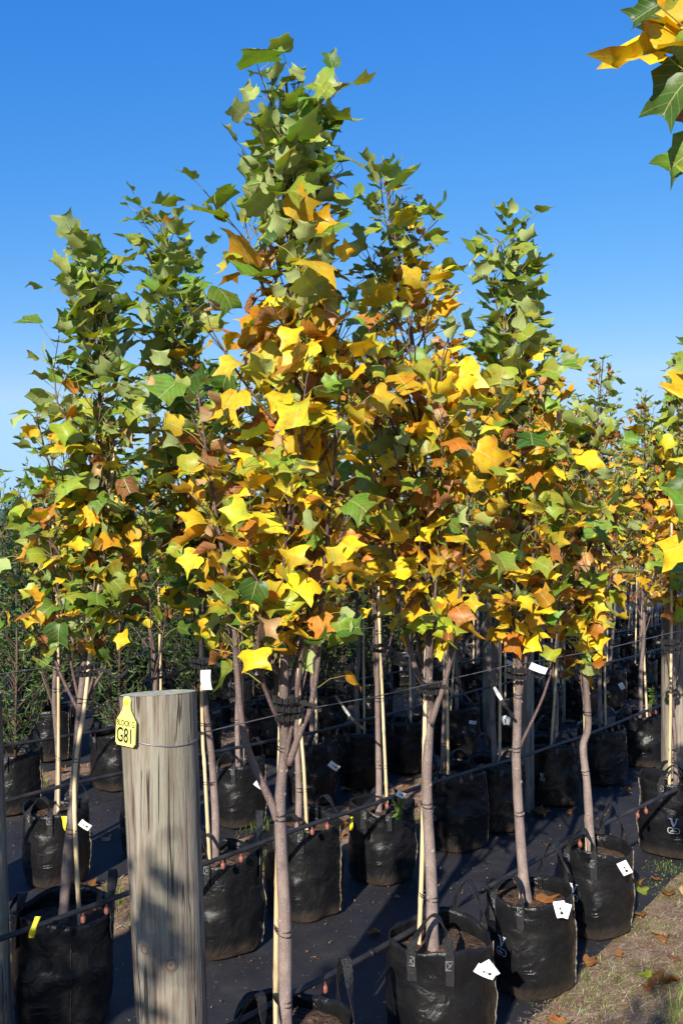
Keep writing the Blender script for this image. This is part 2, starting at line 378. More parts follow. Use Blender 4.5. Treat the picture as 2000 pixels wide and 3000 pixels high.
sp = [(1.10, 3.05, .12), (1.05, 3.35, .09), (.80, 3.15, .09), (1.2, 3.75, .1), (1.43, 4.15, .08), (1.5, 4.4, .06), (.85, 3.35, .1), (1.3, 3.4, .06)]
stuff_blades('moss', 3200, tufts(4, 0, sp), (.004, .014), .0016, GR, (.2, 1.4), 4)
stuff_blades('grass', 420, tufts(4, 0, [(1.14, 3.10, .04), (1.2, 3.22, .04), (1.10, 3.02, .05)]), (.03, .075), .0012, GR, (.6, 1.5), 14)
def mat_s(r): return ds(r.choice((r.uniform(1.72, 3.0), r.uniform(3.7, 5.0))), r.uniform(1.6, 9))
stuff_blades('leaf_litter', 2600, mat_s, (.004, .016), .0022, [(.20, .10, .045), (.30, .19, .10), (.10, .06, .035), (.26, .14, .05)], (0, .5), 21)
rr = random.Random(8); sp2 = []
for _ in range(34):
    x, y = strip_s(rr); sp2.append((x, y, rr.uniform(.03, .08)))
for _ in range(26):
    x, y = strip2_s(rr); sp2.append((x, y, rr.uniform(.04, .1)))
for px, py in ((590, 2535), (745, 2560), (760, 2540), (310, 2640), (340, 2660), (20, 2320), (90, 2310), (1180, 2420)):
    Z = F * EYE / (py - HY); sp2.append(((px - CX) * Z / F, Z, .06))
stuff_blades('grass', 5200, tufts(5, 0, sp2), (.02, .085), .0015, GR, (.5, 1.5), 5)

# ------------------------------------------------------------------ leaves
OUT = [(.03, 0), (.26, -.06), (.45, .03), (.53, .17), (.59, .325), (.43, .43), (.385, .55), (.44, .70), (.515, .905), (.25, .80), (.02, .755)]
MIDV = [0, .03, .10, .20, .32, .43, .54, .63, .71, .75, .77]
def leaf_template(cols):
    us, vs = [], []
    for (u, v), m in zip(OUT, MIDV):
        for c in cols:
            a = abs(c); us.append(math.copysign(u * a, c) if c else 0.0); vs.append(m + (v - m) * a)
    n = len(cols); fs = []
    for i in range(len(OUT) - 1):
        for k in range(n - 1): fs.append((i * n + k, i * n + k + 1, (i + 1) * n + k + 1, (i + 1) * n + k))
    edge = np.array([abs(c) for _ in OUT for c in cols])
    return np.array(us), np.array(vs), np.array(fs), edge
LT = {'hi': leaf_template((-1, -.5, 0, .5, 1)), 'lo': leaf_template((-1, 0, 1))}
PAL = {  # linear base colours, underside paleness
    'green': ((.13, .235, .024), .9), 'deep': ((.055, .12, .018), .85), 'olive': ((.235, .29, .03), .8), 'lime': ((.33, .39, .03), .55),
    'yellow': ((.80, .52, .016), .06), 'lemon': ((.66, .55, .03), .12), 'gold': ((.58, .32, .012), .03), 'orange': ((.44, .165, .016), 0), 'fallen': ((.30, .12, .035), 0),
    'rust': ((.24, .095, .028), 0), 'tan': ((.44, .27, .12), 0)}
class Leaves:
    def __init__(s, res='hi'): s.T = LT[res]; s.res = res; s.V = []; s.Fq = []; s.C = []; s.U = []; s.n = 0
    def leaf(s, p, axis, nrm, size, kind, rnd, crisp=0.0):
        u, v, fs, edge = s.T
        A = axis.normalized(); N = (nrm - A * nrm.dot(A))
        N = N.normalized() if N.length > 1e-4 else A.orthogonal().normalized()
        R = A.cross(N)
        u = u * rnd.uniform(.82, 1.12) * (1 + rnd.uniform(.02, .13) * edge * np.sin(rnd.uniform(7, 12) * v + rnd.uniform(0, 6) + 1.4 * np.sign(u)))
        v = v * (1 + rnd.uniform(-.12, .10) * edge)
        k = rnd.choice((rnd.uniform(.1, 1.0), rnd.uniform(.8, 2.3), -rnd.uniform(.3, 1.2))) if not crisp else rnd.uniform(2.2, 4.6) * crisp
        beta = rnd.uniform(-.3, 1.5) if not crisp else rnd.uniform(.8, 2.4) * crisp
        x = np.sin(u * k) / k; zu = (1 - np.cos(u * k)) / k + abs(u) * rnd.uniform(0, .25)
        zu = zu + rnd.uniform(.015, .05) * (1 + crisp) * np.sin(6 * v + 5 * u + rnd.uniform(0, 6)) * (edge + .2) + rnd.uniform(.0, .03) * (1 + crisp) * np.sin(17 * v + rnd.uniform(0, 6)) * edge
        bb = beta if abs(beta) > .05 else .05
        yc = np.sin(bb * v) / bb; zc = -(1 - np.cos(bb * v)) / bb
        y = yc + zu * np.sin(bb * v); z = zc + zu * np.cos(bb * v)
        tw = rnd.uniform(-.5, .5) * v
        x, z = x * np.cos(tw) - z * np.sin(tw) * .5, z + x * np.sin(tw)
        W = np.outer(x * size, np.array(R)) + np.outer(y * size, np.array(A)) + np.outer(z * size, np.array(N)) + np.array(p)
        col, pale = PAL[kind]; j = rnd.uniform(.8, 1.2)
        c = np.array([col[0] * j * rnd.uniform(.9, 1.1), col[1] * j * rnd.uniform(.93, 1.07), col[2] * j])
        C = np.tile(c, (len(u), 1))
        if kind in ('yellow', 'lemon', 'gold', 'lime', 'orange') and rnd.random() < .5:
            e = (edge ** 3)[:, None] * rnd.uniform(.2, .75) * (np.sin(5 * v + rnd.uniform(0, 6)) > rnd.uniform(-.4, .7))[:, None]
            C = C * (1 - e) + np.array([.24, .085, .02]) * e
        if kind in ('yellow', 'lime', 'lemon') and rnd.random() < .35:
            e = ((1 - edge) * rnd.uniform(.3, .7))[:, None]; C = C * (1 - e) + np.array([.28, .33, .03]) * e
        s.V.append(W); s.Fq.append(fs + s.n); s.n += len(u)
        s.C.append(np.hstack([C, np.full((len(u), 1), pale)])); s.U.append(np.stack([u + .5, v], 1))
    def stalk(s, a, b, r, col, sag=0.0):
        a = Vector(a); b = Vector(b); d = (b - a)
        q = d.orthogonal().normalized(); w = d.cross(q).normalized(); m = (a + b) / 2 + Vector((0, 0, sag))
        vs = []
        for p, rr_ in ((a, r * 1.2), (m, r), (b, r)):
            for t in range(3): vs.append(p + q * (rr_ * math.cos(t * 2.094)) + w * (rr_ * math.sin(t * 2.094)))
        s.V.append(np.array([tuple(x) for x in vs])); fs = []
        for i in (0, 3):
            for t in range(3): fs.append((i + t, i + (t + 1) % 3, i + 3 + (t + 1) % 3, i + 3 + t))
        s.Fq.append(np.array(fs) + s.n); s.n += 9
        s.C.append(np.tile(np.array([*col, 0.0]), (9, 1))); s.U.append(np.tile(np.array([.9, -1.0]), (9, 1)))
    def build(s, name, parent, mat=None):
        off = np.array(parent.location) if parent is not None else np.zeros(3)
        V = np.vstack(s.V) - off; Fq = np.vstack(s.Fq); me = bpy.data.meshes.new(name)
        me.from_pydata(V, [], Fq)
        at = me.color_attributes.new('Col', 'FLOAT_COLOR', 'POINT'); at.data.foreach_set('color', np.vstack(s.C).astype(np.float32).ravel())
        uvl = me.uv_layers.new(name='UVMap'); uvl.data.foreach_set('uv', np.vstack(s.U).astype(np.float32)[Fq.ravel()].ravel())
        me.polygons.foreach_set('use_smooth', [True] * len(me.polygons)); me.materials.append(mat or M['leaf']); me.update()
        o = bpy.data.objects.new(name, me); COL.objects.link(o); o.parent = parent; return o

def pick(rnd, w):
    t = rnd.random() * sum(w.values())
    for k, x in w.items():
        t -= x
        if t <= 0: return k
    return k
GREENS = dict(green=4, olive=4.2, deep=1.1, lime=1.0)
YELLOWS = dict(yellow=4.2, gold=2.6, lemon=1.5, lime=1.4, orange=.7, olive=.8)
BROWNS = dict(rust=2.0, tan=1.6, orange=1.2)
SUNH = Vector((-.33, -.94, .35)).normalized()
def pathlen(pts): return sum((pts[i + 1] - pts[i]).length for i in range(len(pts) - 1))
def along(pts, step, start=0.0):
    acc = -start; out = []; L = pathlen(pts); run = 0
    for i in range(len(pts) - 1):
        d = pts[i + 1] - pts[i]; l = d.length
        while acc <= l and l > 0:
            if acc >= 0: out.append((pts[i] + d * (acc / l), d.normalized(), (run + acc) / L))
            acc += step
        acc -= l; run += l
    return out
def bark_col(r, shade=1.0):
    t = max(0, min(1, (r - .004) / .012))
    a = (.085, .055, .051); b = (.185, .142, .126)
    return tuple((a[i] + (b[i] - a[i]) * t) * shade for i in range(3)) + (1,)

def foliage(lv, pts, rnd, cfg, hz, step, tipgreen=.55, r0=.0, size=1.0, start=0.03):
    """leaves on long stalks along one shoot; hz(z) gives 0 at the crown's foot and 1 at its tip"""
    ph = rnd.uniform(0, 6.28)
    for p, d, t in along(pts, step, start):
        ph += 2.4 + rnd.uniform(-.5, .5)
        h = hz(p.z)
        if h < .26 and rnd.random() < .5 - 1.8 * h: continue
        if noise.noise(p * 5.5 + Vector((cfg.get('gap', 0), 0, 0))) > .40: continue
        side = d.orthogonal().normalized(); side2 = d.cross(side)
        o = side * math.cos(ph) + side2 * math.sin(ph); o.z *= .3
        o = o.normalized() if o.length > .05 else Vector((1, 0, 0))
        young = t > .86
        pl = rnd.uniform(.055, .105) * (1 - .55 * max(0, (t - .75) / .25)) * size
        pd = (o * rnd.uniform(.6, 1.0) + Vector((0, 0, 1)) * rnd.uniform(.1, .9) + d * .25).normalized()
        q = p + pd * pl
        up = (rnd.gauss(.45, .5) if h > .62 else rnd.gauss(-.2, .6)) if not young else rnd.uniform(.5, 1.2)
        up = max(-1.1, min(1.25, up))
        ax = (o * math.cos(up) + Vector((0, 0, 1)) * math.sin(up) + Vector((rnd.gauss(0, .25), rnd.gauss(0, .25), 0))).normalized()
        nrm = Vector((0, 0, 1)) * 1.0 - o * (.55 * max(0, up)) + SUNH * rnd.uniform(-.1, .8) + Vector((rnd.gauss(0, .6), rnd.gauss(0, .6), rnd.gauss(0, .3)))
        if up > .6: nrm = -o + Vector((rnd.gauss(0, .3), rnd.gauss(0, .3), .2))
        pg = cfg['green'](h, t, p)
        if rnd.random() < pg + (tipgreen if young and h > .3 else 0): kind = pick(rnd, GREENS)
        elif rnd.random() < cfg.get('brown', .16): kind = pick(rnd, BROWNS)
        else: kind = pick(rnd, YELLOWS)
        crisp = rnd.uniform(.75, 1.35) if kind in ('rust', 'tan') else 0
        sz = rnd.choice((rnd.uniform(.042, .072), rnd.uniform(.058, .088))) if rnd.random() > .09 else rnd.uniform(.088, .118) * size * cfg.get('size', 1) * (.75 if h > .85 else 1)
        if p.y < 2.28 or h < .3: sz = min(sz, .080)
        if p.y < 2.7: sz = min(sz, .108)
        if young: sz *= rnd.uniform(.45, .8)
        if crisp: sz *= .74
        lv.stalk(p, q, .0011 if lv.res == 'hi' else .0015, (.42, .38, .10) if kind not in ('rust', 'tan') else (.3, .16, .06), rnd.uniform(-.006, .012))
        lv.leaf(q, ax, nrm, sz, kind, rnd, crisp)

def make_tree(name, root, trunk, r_base, r_top, forks, env, nbr, cfg, seed, res='hi', step=.0245, crown_from=.37, label_branch=None):
    """trunk: world points; forks: list of (world points, radius); env(z) -> (left, right, depth) half widths about the leader"""
    rnd = random.Random(seed)
    tp = smoothpath(trunk, 5 if res == 'hi' else 3); n = len(tp); zs = [p.z for p in tp]; z0, z1 = zs[0], zs[-1]
    radii = []
    for i, p in enumerate(tp):
        t = (p.z - z0) / (z1 - z0)
        radii.append(max(.0018, 1.12 * (r_base + (r_top - r_base) * min(1, t / .98) ** .95) * (1 + .10 * noise.noise(Vector((p.z * 7, seed, 0)))) * (1 + .28 * math.exp(-((p.z - z0) / .05) ** 2))))
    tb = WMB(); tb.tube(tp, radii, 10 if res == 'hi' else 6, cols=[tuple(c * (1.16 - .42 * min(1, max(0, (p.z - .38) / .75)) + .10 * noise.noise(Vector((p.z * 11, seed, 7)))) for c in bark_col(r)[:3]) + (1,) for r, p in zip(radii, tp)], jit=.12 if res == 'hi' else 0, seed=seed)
    if res == 'hi':                                    # swollen nodes and bud scars
        for k in range(6):
            i = rnd.randrange(int(n * .04), int(n * .45)); a = rnd.uniform(math.pi, 2 * math.pi)
            d = Vector((math.cos(a), math.sin(a), .25)); r = radii[i]
            tb.tube([tp[i] + d * (r * .55), tp[i] + d * (r * 1.12)], [r * .62, r * .3], 7, cols=[bark_col(r, 1.15)] * 2)
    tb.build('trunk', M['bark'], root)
    lv = Leaves(res)
    zlo = z0 + (z1 - z0) * crown_from
    hz = lambda z: max(0, min(1, (z - zlo) / (z1 - zlo)))
    def leader(z):
        for i in range(n - 1):
            if zs[i + 1] >= z: 
                d = zs[i + 1] - zs[i]; return tp[i].lerp(tp[i + 1], (z - zs[i]) / d if d > 1e-6 else 0), radii[i]
        return tp[-1], radii[-1]
    shoots = []
    for pts, r in forks:
        shoots.append((smoothpath(pts, 4), r))
    for k in range(nbr):
        t = (k + rnd.uniform(0, .9)) / nbr
        zb = zlo - .28 * (z1 - zlo) * (1 - t) * .6 + (z1 - zlo) * (.02 + .80 * t)
        a, r = leader(zb); L = (z1 - zlo) * rnd.uniform(.22, .36) * (1.05 - .45 * t)
        az = k * 2.4 + rnd.uniform(-.6, .6); ze = min(z1 - .02, zb + L * .9)
        l_, r_, d_ = env(ze); c_, s_ = math.cos(az), math.sin(az)
        w = (r_ if c_ > 0 else l_); reach = 1 / math.sqrt((c_ / max(.03, w)) ** 2 + (s_ / max(.03, d_)) ** 2) * rnd.uniform(.62, .95)
        tip0, _ = leader(ze); end = tip0 + Vector((c_ * reach, s_ * reach, 0))
        mid = a.lerp(end, .5) + Vector((c_, s_, 0)) * reach * .16 + Vector((rnd.gauss(0, .015), rnd.gauss(0, .015), 0))
        shoots.append((smoothpath([a, mid, end, end + Vector((c_ * .01 + rnd.gauss(0, .01), s_ * .01, L * .14))], 4), max(.003, r * .5)))
    for pts, r in shoots:
        bb = WMB(); m = len(pts)
        rad = [max(.0014, r * (1 - .75 * i / (m - 1))) for i in range(m)]
        bb.tube(pts, rad, 7 if res == 'hi' else 4, cols=[bark_col(x) for x in rad])
        bb.build('branch', M['bark'], root)
        st = max(.03, pathlen(pts) * .12)
        zst = [p for p in pts if p.z > zlo - .02]
        if len(zst) > 1: foliage(lv, zst, rnd, cfg, hz, step, start=.02 if pts[0].z < zlo else st)
        if pathlen(pts) > .3 and res == 'hi':          # twigs
            for p, d, t in along(pts, .15, .16):
                if p.z < zlo: continue
                a = rnd.uniform(0, 6.28); tl = rnd.uniform(.06, .13)
                e = p + Vector((math.cos(a) * tl, math.sin(a) * tl, tl * .9))
                lv.stalk(p, e, .0016, (.12, .08, .07)); foliage(lv, [p, e], rnd, cfg, hz, step * 1.5, start=.02)
    foliage(lv, [p for p in tp if p.z > zlo], rnd, cfg, hz, step * .8, start=.01)
    lv.build('crown', root)
    return tp, radii

# ------------------------------------------------------------------ grow bags
def bag_surface(th, z, R, H, seed, sq, rot, taper):
    t = max(0, min(1, z / H)); e = 4.2 - 2.0 * min(1, t * 1.4)
    c, s = abs(math.cos(th - rot)), abs(math.sin(th - rot))
    rs = 1 / ((c ** e + s ** e) ** (1 / e)); rs = 1 + (rs - 1) * sq
    tp = taper + (1 - taper) * min(1, t * 2.2) ** .7
    if t < .06: tp *= .93 + .07 * (t / .06) ** .5
    w = noise.noise(Vector((math.cos(th) * 2.2 + seed, math.sin(th) * 2.2, z * 9))) * .009 + noise.noise(Vector((math.cos(th) * 3.5, math.sin(th) * 3.5 + seed, z * 30))) * .0048
    w += .0022 * math.sin(z * 70 + 4 * noise.noise(Vector((math.cos(th) * 2, math.sin(th) * 2, seed)))) * (t > .45) * noise.noise(Vector((math.cos(th) * 1.5, math.sin(th) * 1.5, seed + 9)))
    return R * rs * tp + w
def make_bag(root, R=.138, H=.335, seed=0, rot=.6, taper=.86, handles=(-2.0, 1.1), tall=(.095, .10), flop=(-.035, .02), logo=None, seam=-.2, soil_drop=.045, sq=.75, patch=False, nth=72, nz=30):
    rnd = random.Random(seed * 7 + 1); zt = lambda th: H + .011 * math.sin(2 * th + seed) + .007 * math.sin(3 * th + seed * 2.2) + .006 * noise.noise(Vector((math.cos(th) * 3, math.sin(th) * 3, seed)))
    S = lambda th, z: bag_surface(th, z, R, H, seed, sq, rot, taper)
    W = lambda th, z, o=0: Vector(((S(th, z) + o) * math.cos(th), (S(th, z) + o) * math.sin(th), z))
    mb = MB(); vs = []; rows = []
    for j in range(nz + 1):
        rows.append(lambda th, j=j: W(th, zt(th) * j / nz + (.010 if j == 0 else 0)))
    rows.append(lambda th: W(th, zt(th) + .001, -.003))
    for k in range(6): rows.append(lambda th, k=k: W(th, zt(th) - (k + 1) * .016, -.006))
    for f in rows: vs += [f(2 * math.pi * i / nth) for i in range(nth)]
    fs = []
    for j in range(len(rows) - 1):
        for i in range(nth):
            i2 = (i + 1) % nth; fs.append((j * nth + i, j * nth + i2, (j + 1) * nth + i2, (j + 1) * nth + i))
    fs.append(tuple(range(nth - 1, -1, -1)))
    mb.add(vs, fs); mb.build('bag_wall', M['bag'], root)
    sb = MB(); zs = H - soil_drop; vs = [Vector((0, 0, zs + .008))]; rings = 7; m = 36
    for k in range(1, rings + 1):
        for i in range(m):
            th = 2 * math.pi * i / m; r = (S(th, zs) - .005) * k / rings
            x, y = r * math.cos(th), r * math.sin(th)
            vs.append(Vector((x, y, zs + (.012 * noise.noise(Vector((x * 30, y * 30, seed))) + .010 * noise.noise(Vector((x * 75, y * 75, seed + 3))) if k < rings else -.004))))
    fs = [(0, 1 + i, 1 + (i + 1) % m) for i in range(m)]
    for k in range(rings - 1):
        for i in range(m):
            i2 = (i + 1) % m; fs.append((1 + k * m + i, 1 + (k + 1) * m + i, 1 + (k + 1) * m + i2, 1 + k * m + i2))
    sb.add(vs, fs); sb.build('soil', M['soil'], root)
    for hi, th0 in enumerate(handles):
        hh, fl = tall[hi % len(tall)], flop[hi % len(flop)]; dth = .055 / R
        pts = []; wd_ = []
        def outp(th, z): return W(th, z, .0035)
        rad = Vector((math.cos(th0), math.sin(th0), 0)); tan = Vector((-math.sin(th0), math.cos(th0), 0))
        for k in range(5): pts.append(outp(th0 - dth, H - .085 + k * .0215)); wd_.append(tan)
        a = outp(th0 - dth, zt(th0 - dth) + .004); b = outp(th0 + dth, zt(th0 + dth) + .004)
        for k in range(1, 16):
            t = k / 16; ang = math.pi * t
            p = a.lerp(b, .5 - .5 * math.cos(ang)) + Vector((0, 0, hh * math.sin(ang) ** .8)) + rad * (fl * math.sin(ang)) + tan * (.012 * math.sin(2 * ang))
            pts.append(p); mixw = math.sin(ang) ** .6; wd_.append((tan * (1 - mixw) * (1 if t < .5 else 1) + rad * mixw * (1 if t < .5 else 1)).normalized())
        for k in range(5): pts.append(outp(th0 + dth, H - .085 + (4 - k) * .0215)); wd_.append(tan)
        hb = MB(); vs = []; n = len(pts)
        for i, p in enumerate(pts):
            d = (pts[min(i + 1, n - 1)] - pts[max(i - 1, 0)]).normalized(); w = wd_[i]; w = (w - d * w.dot(d)).normalized(); nn = d.cross(w)
            for sx, sy in ((-1, -1), (1, -1), (1, 1), (-1, 1)): vs.append(p + w * (.0135 * sx) + nn * (.0011 * sy))
        fs = []
        for i in range(n - 1):
            for k in range(4): fs.append((i * 4 + k, i * 4 + (k + 1) % 4, (i + 1) * 4 + (k + 1) % 4, (i + 1) * 4 + k))
        hb.add(vs, fs); ho = hb.build('handle', M['strap'], root, smooth=False)
        for sgn in (-1, 1):
            st = MB()
            c = th0 + sgn * dth; w_ = .011 / R; zt_, zb_ = H - .012, H - .038
            cr = [(c - w_, zt_), (c + w_, zt_), (c + w_, zb_), (c - w_, zb_)]
            for i, j in ((0, 1), (1, 2), (2, 3), (3, 0), (0, 2), (1, 3)):
                st.tube([W(*cr[i], .0058), W((cr[i][0] + cr[j][0]) / 2, (cr[i][1] + cr[j][1]) / 2, .0058), W(*cr[j], .0058)], .0007, 4, False)
            st.build('stitching', M['thread'], ho)
    if seam is not None:
        sm = MB(); vs = []; fs = []; K = 40
        for k in range(K + 1):
            z = .02 + (H - .03) * k / K; r = W(seam, z, .0015); o = Vector((math.cos(seam), math.sin(seam), 0))
            x = .0035 + .004 * noise.noise(Vector((z * 60, seed, 1)))
            vs += [r, r + o * max(.002, x)]
            if k: fs.append((2 * k - 2, 2 * k - 1, 2 * k + 1, 2 * k))
        sm.add(vs, fs); sm.build('frayed_seam', M['stubble'], root, smooth=False)
    if patch:
        pb = MB(); K = 10; vs = [W(patch - .62 + 1.24 * i / K, z, .004) for z in (H - .13, H - .01) for i in range(K + 1)]
        pb.add(vs, [(i, i + 1, K + 2 + i, K + 1 + i) for i in range(K)]); pb.build('pocket_patch', M['bag'], root)
    if logo is not None:
        th0, zc, sc_ = logo; lb = MB()
        def m2(x, y): return W(th0 + x * sc_ / R, zc + y * sc_, .0028)
        def poly(pts):                                  # strips bent onto the bag
            lb.add([m2(*p) for p in pts], [tuple(range(len(pts)))])
        def thick(a, b, w, n=4):
            ax, ay = a; bx, by = b; l = math.hypot(bx - ax, by - ay); qx, qy = -(by - ay) / l * w / 2, (bx - ax) / l * w / 2
            for i in range(n):
                t, u = i / n, (i + 1) / n; p = (ax + (bx - ax) * t, ay + (by - ay) * t); q = (ax + (bx - ax) * u, ay + (by - ay) * u)
                poly([(p[0] + qx, p[1] + qy), (p[0] - qx, p[1] - qy), (q[0] - qx, q[1] - qy), (q[0] + qx, q[1] + qy)])
        thick((-.36, 1.5), (.04, .45), .26); thick((.40, 1.5), (.06, .45), .12)       # the V with its serifs
        thick((-.62, 1.5), (-.12, 1.5), .08); thick((.18, 1.5), (.62, 1.5), .08)
        w, h, c = .72, .36, .16; cy = -.12
        ring = [(-w + c, cy + h), (w - c, cy + h), (w, cy + h - c), (w, cy - h + c), (w - c, cy - h), (-w + c, cy - h), (-w, cy - h + c), (-w, cy + h - c)]
        for i in range(8): thick(ring[i], ring[(i + 1) % 8], .075, 3)
        thick((-.42, cy - .10), (.42, cy - .10), .06); thick((-.22, cy - .05), (-.08, cy + .16), .10, 2); thick((-.02, cy - .04), (.06, cy + .10), .09, 2); thick((.14, cy - .04), (.26, cy + .05), .08, 2)
        lb.build('printed_logo', M['whiteprint'], root, smooth=False)
    return W, zt

def plant_label(center, ax, up, w, h, label, second=True, keyhole=True, bend=.25):
    """white plastic plant label, bent, with slotted holes; center in world space, ax across, up along it"""
    c = Vector(center); X = Vector(ax).normalized(); Y = Vector(up); Y = (Y - X * Y.dot(X)).normalized(); N = X.cross(Y)
    if N.y > 0: N = -N
    root = empty('plant_label', c, label, 'label', 'white plant labels tied to the bags')
    def pt(u, v, o=0): return c + X * (u * w / 2) + Y * (v * h / 2) + N * (bend * h * .25 * (1 - v * v) + o)
    def card(name, f, mat):
        mb = WMB(); K = 8; vs = []; fs = []
        for o in (.0006, -.0006):
            for k in range(K + 1):
                for u in (-1, 1): vs.append(f(u, -1 + 2 * k / K, o))
        for k in range(K): fs += [(2 * k, 2 * k + 1, 2 * k + 3, 2 * k + 2), (2 * K + 2 + 2 * k, 2 * K + 4 + 2 * k, 2 * K + 5 + 2 * k, 2 * K + 3 + 2 * k)]
        n = 2 * K + 2
        for k in range(K): fs += [(2 * k, 2 * k + 2, n + 2 * k + 2, n + 2 * k), (2 * k + 1, n + 2 * k + 1, n + 2 * k + 3, 2 * k + 3)]
        fs += [(0, n, n + 1, 1), (2 * K, 2 * K + 1, n + 2 * K + 1, n + 2 * K)]
        mb.add(vs, fs); return mb.build(name, mat, root, smooth=False)
    card('label_card', pt, M['white'])
    if second:
        A = math.radians(-28); b = c - N * .006
        def pt2(u, v, o=0):
            x, y = u * w * .46, v * h * .46; return b + X * (x * math.cos(A) - y * math.sin(A) + w * .30) + Y * (x * math.sin(A) + y * math.cos(A) - h * .16) + N * o
        card('label_card', pt2, M['white'])
    if keyhole:
        mb = WMB()
        def disc(cu, cv, r):
            mb.add([pt(cu, cv, .0016)] + [pt(cu + r / (w / 2) * math.cos(t * .5236), cv + r / (h / 2) * math.sin(t * .5236), .0016) for t in range(12)], [(0, 1 + i, 1 + (i + 1) % 12) for i in range(12)])
        disc(.05, -.38, w * .15); disc(0, .22, w * .10)
        q = [(-.02, .18), (.10, .02), (.02, -.14), (.06, -.3)]
        for a, b in zip(q, q[1:]): mb.add([pt(a[0] - .07, a[1], .0015), pt(a[0] + .07, a[1], .0015), pt(b[0] + .07, b[1], .0015), pt(b[0] - .07, b[1], .0015)], [(0, 1, 2, 3)])
        mb.build('slot_hole', M['dark'], root, smooth=False)
    return root

# ------------------------------------------------------------------ wooden posts
def make_post(root, base, top, rb, rt, seed, hi=True, cut=(0, 0), nring=64):
    mb = WMB(); nth, nz = (nring, 70) if hi else (20, 10); vs = []
    for j in range(nz + 1):
        c = base.lerp(top, j / nz); r = rb + (rt - rb) * j / nz
        for i in range(nth):
            th = 2 * math.pi * i / nth; z = c.z
            w = 1 + .02 * noise.noise(Vector((math.cos(th) * 1.2, math.sin(th) * 1.2 + seed, z * .9)))
            g = noise.noise(Vector((math.cos(th) * 7, math.sin(th) * 7 + seed, z * 1.3)))
            w -= .032 * max(0, g - .36) + (.035 if hi and noise.noise(Vector((math.cos(th) * 11 + 4, math.sin(th) * 11 + seed, z * 1.1))) > .56 else 0) + (.008 * abs(noise.noise(Vector((math.cos(th) * 16, math.sin(th) * 16, z * 2)))) if hi else 0)
            x, y = r * w * math.cos(th), r * w * math.sin(th)
            dz = (cut[0] * x + cut[1] * y) if j == nz else 0
            vs.append((c.x + x, c.y + y, z + dz - (.003 * abs(g) if j == nz else 0)))
    fs = []
    for j in range(nz):
        for i in range(nth): fs.append((j * nth + i, j * nth + (i + 1) % nth, (j + 1) * nth + (i + 1) % nth, (j + 1) * nth + i))
    mb.add(vs, fs); mb.build('shaft', M['wood'], root)
    mb = WMB(); vs = [top + Vector((0, 0, .001))]; R_ = 6
    for k in range(1, R_ + 1):
        for i in range(nth):
            th = 2 * math.pi * i / nth; r = rt * .985 * k / R_; x, y = r * math.cos(th), r * math.sin(th)
            vs.append(Vector((top.x + x, top.y + y, top.z + cut[0] * x + cut[1] * y + (.0012 + .0016 * noise.noise(Vector((x * 60, y * 14, seed))) if k < R_ else .0))))
    fs = [(0, 1 + i, 1 + (i + 1) % nth) for i in range(nth)]
    for k in range(R_ - 1):
        for i in range(nth):
            i2 = (i + 1) % nth; fs.append((1 + k * nth + i, 1 + (k + 1) * nth + i, 1 + (k + 1) * nth + i2, 1 + k * nth + i2))
    mb.add(vs, fs); mb.build('sawn_top', M['endgrain'], root)
M['endgrain'] = simple('sawn_end_grain', (.36, .36, .27), .8, .2, nscale=30, namt=.25, bump=.6, bscale=50)

ZP = rowpx(ROW[1], 463)[1]
ptop = P(464, 2030, ZP); pbase = P(505, 2030, ZP); pmid = P(505, 3000, ZP)
slope = (ptop.x - pmid.x) / (ptop.z - pmid.z); pbase = Vector((ptop.x - slope * ptop.z, ZP, 0))
post = empty('wooden_post', pbase, 'thick round weathered wooden post with yellow tag at its top', 'post', 'wooden posts at the rows')
RP_T, RP_B = .0835, .0735
make_post(post, pbase, ptop, RP_B, RP_T, 2.0, True, (.055, -.10), 160)
for kz, ka, kr in ((.66, math.radians(-77), .017), (.69, math.radians(-118), .013)):
    kb = WMB(); c = pbase.lerp(ptop, kz / ptop.z); rr_ = RP_B + (RP_T - RP_B) * kz / ptop.z; vs = []; cs = []
    for q, (rad, o) in enumerate(((.0, .0015), (.35, .003), (.6, .0016), (.8, .0030), (1.0, -.003))):
        for i in range(14):
            t = 2 * math.pi * i / 14; a = ka + rad * kr / rr_ * math.cos(t); z = kz + rad * kr * 1.15 * math.sin(t)
            vs.append((c.x + (rr_ + o) * math.cos(a), c.y + (rr_ + o) * math.sin(a), z)); k = (.16, .30, .13, .26, .12)[q]; cs.append((k, k * .74, k * .52, 1))
    fs = [(r * 14 + i, r * 14 + (i + 1) % 14, (r + 1) * 14 + (i + 1) % 14, (r + 1) * 14 + i) for r in range(4) for i in range(14)]
    kb.add(vs, fs, cols=cs); kb.build('knot', M.setdefault('knot', attr_material('wood_knot', .8, .2)), post)

# yellow tag nailed to the post
TA = math.radians(-90 - 38)
tc_ = P(391, 2108, ZP - .10); tN = Vector((math.cos(TA), math.sin(TA), 0)); tX = Vector((-math.sin(TA), math.cos(TA), 0)); tY = Vector((0, .0, 1)) + tN * -.05; tY.normalize()
tcen = Vector((ptop.x + math.cos(TA) * (RP_T + .006), ZP + math.sin(TA) * (RP_T + .006), 1.6 - (2131 - HY) * (ZP - .06) / F))
tagr = empty('block_tag', tcen, 'yellow ear-tag shaped plate reading BLOCK G G81 on the post', 'tag')
TW, TH = .031, .0365
out = [(-TW, -TH + .006), (-TW + .005, -TH), (TW - .005, -TH), (TW, -TH + .006), (TW, TH * .42), (.0125, TH * 1.05), (.0105, TH * 1.3), (.0115, TH * 1.62), (.008, TH * 1.82), (0, TH * 1.88), (-.008, TH * 1.82), (-.0115, TH * 1.62), (-.0105, TH * 1.3), (-.0125, TH * 1.05), (-TW, TH * .42)]
tb = WMB(); n = len(out)
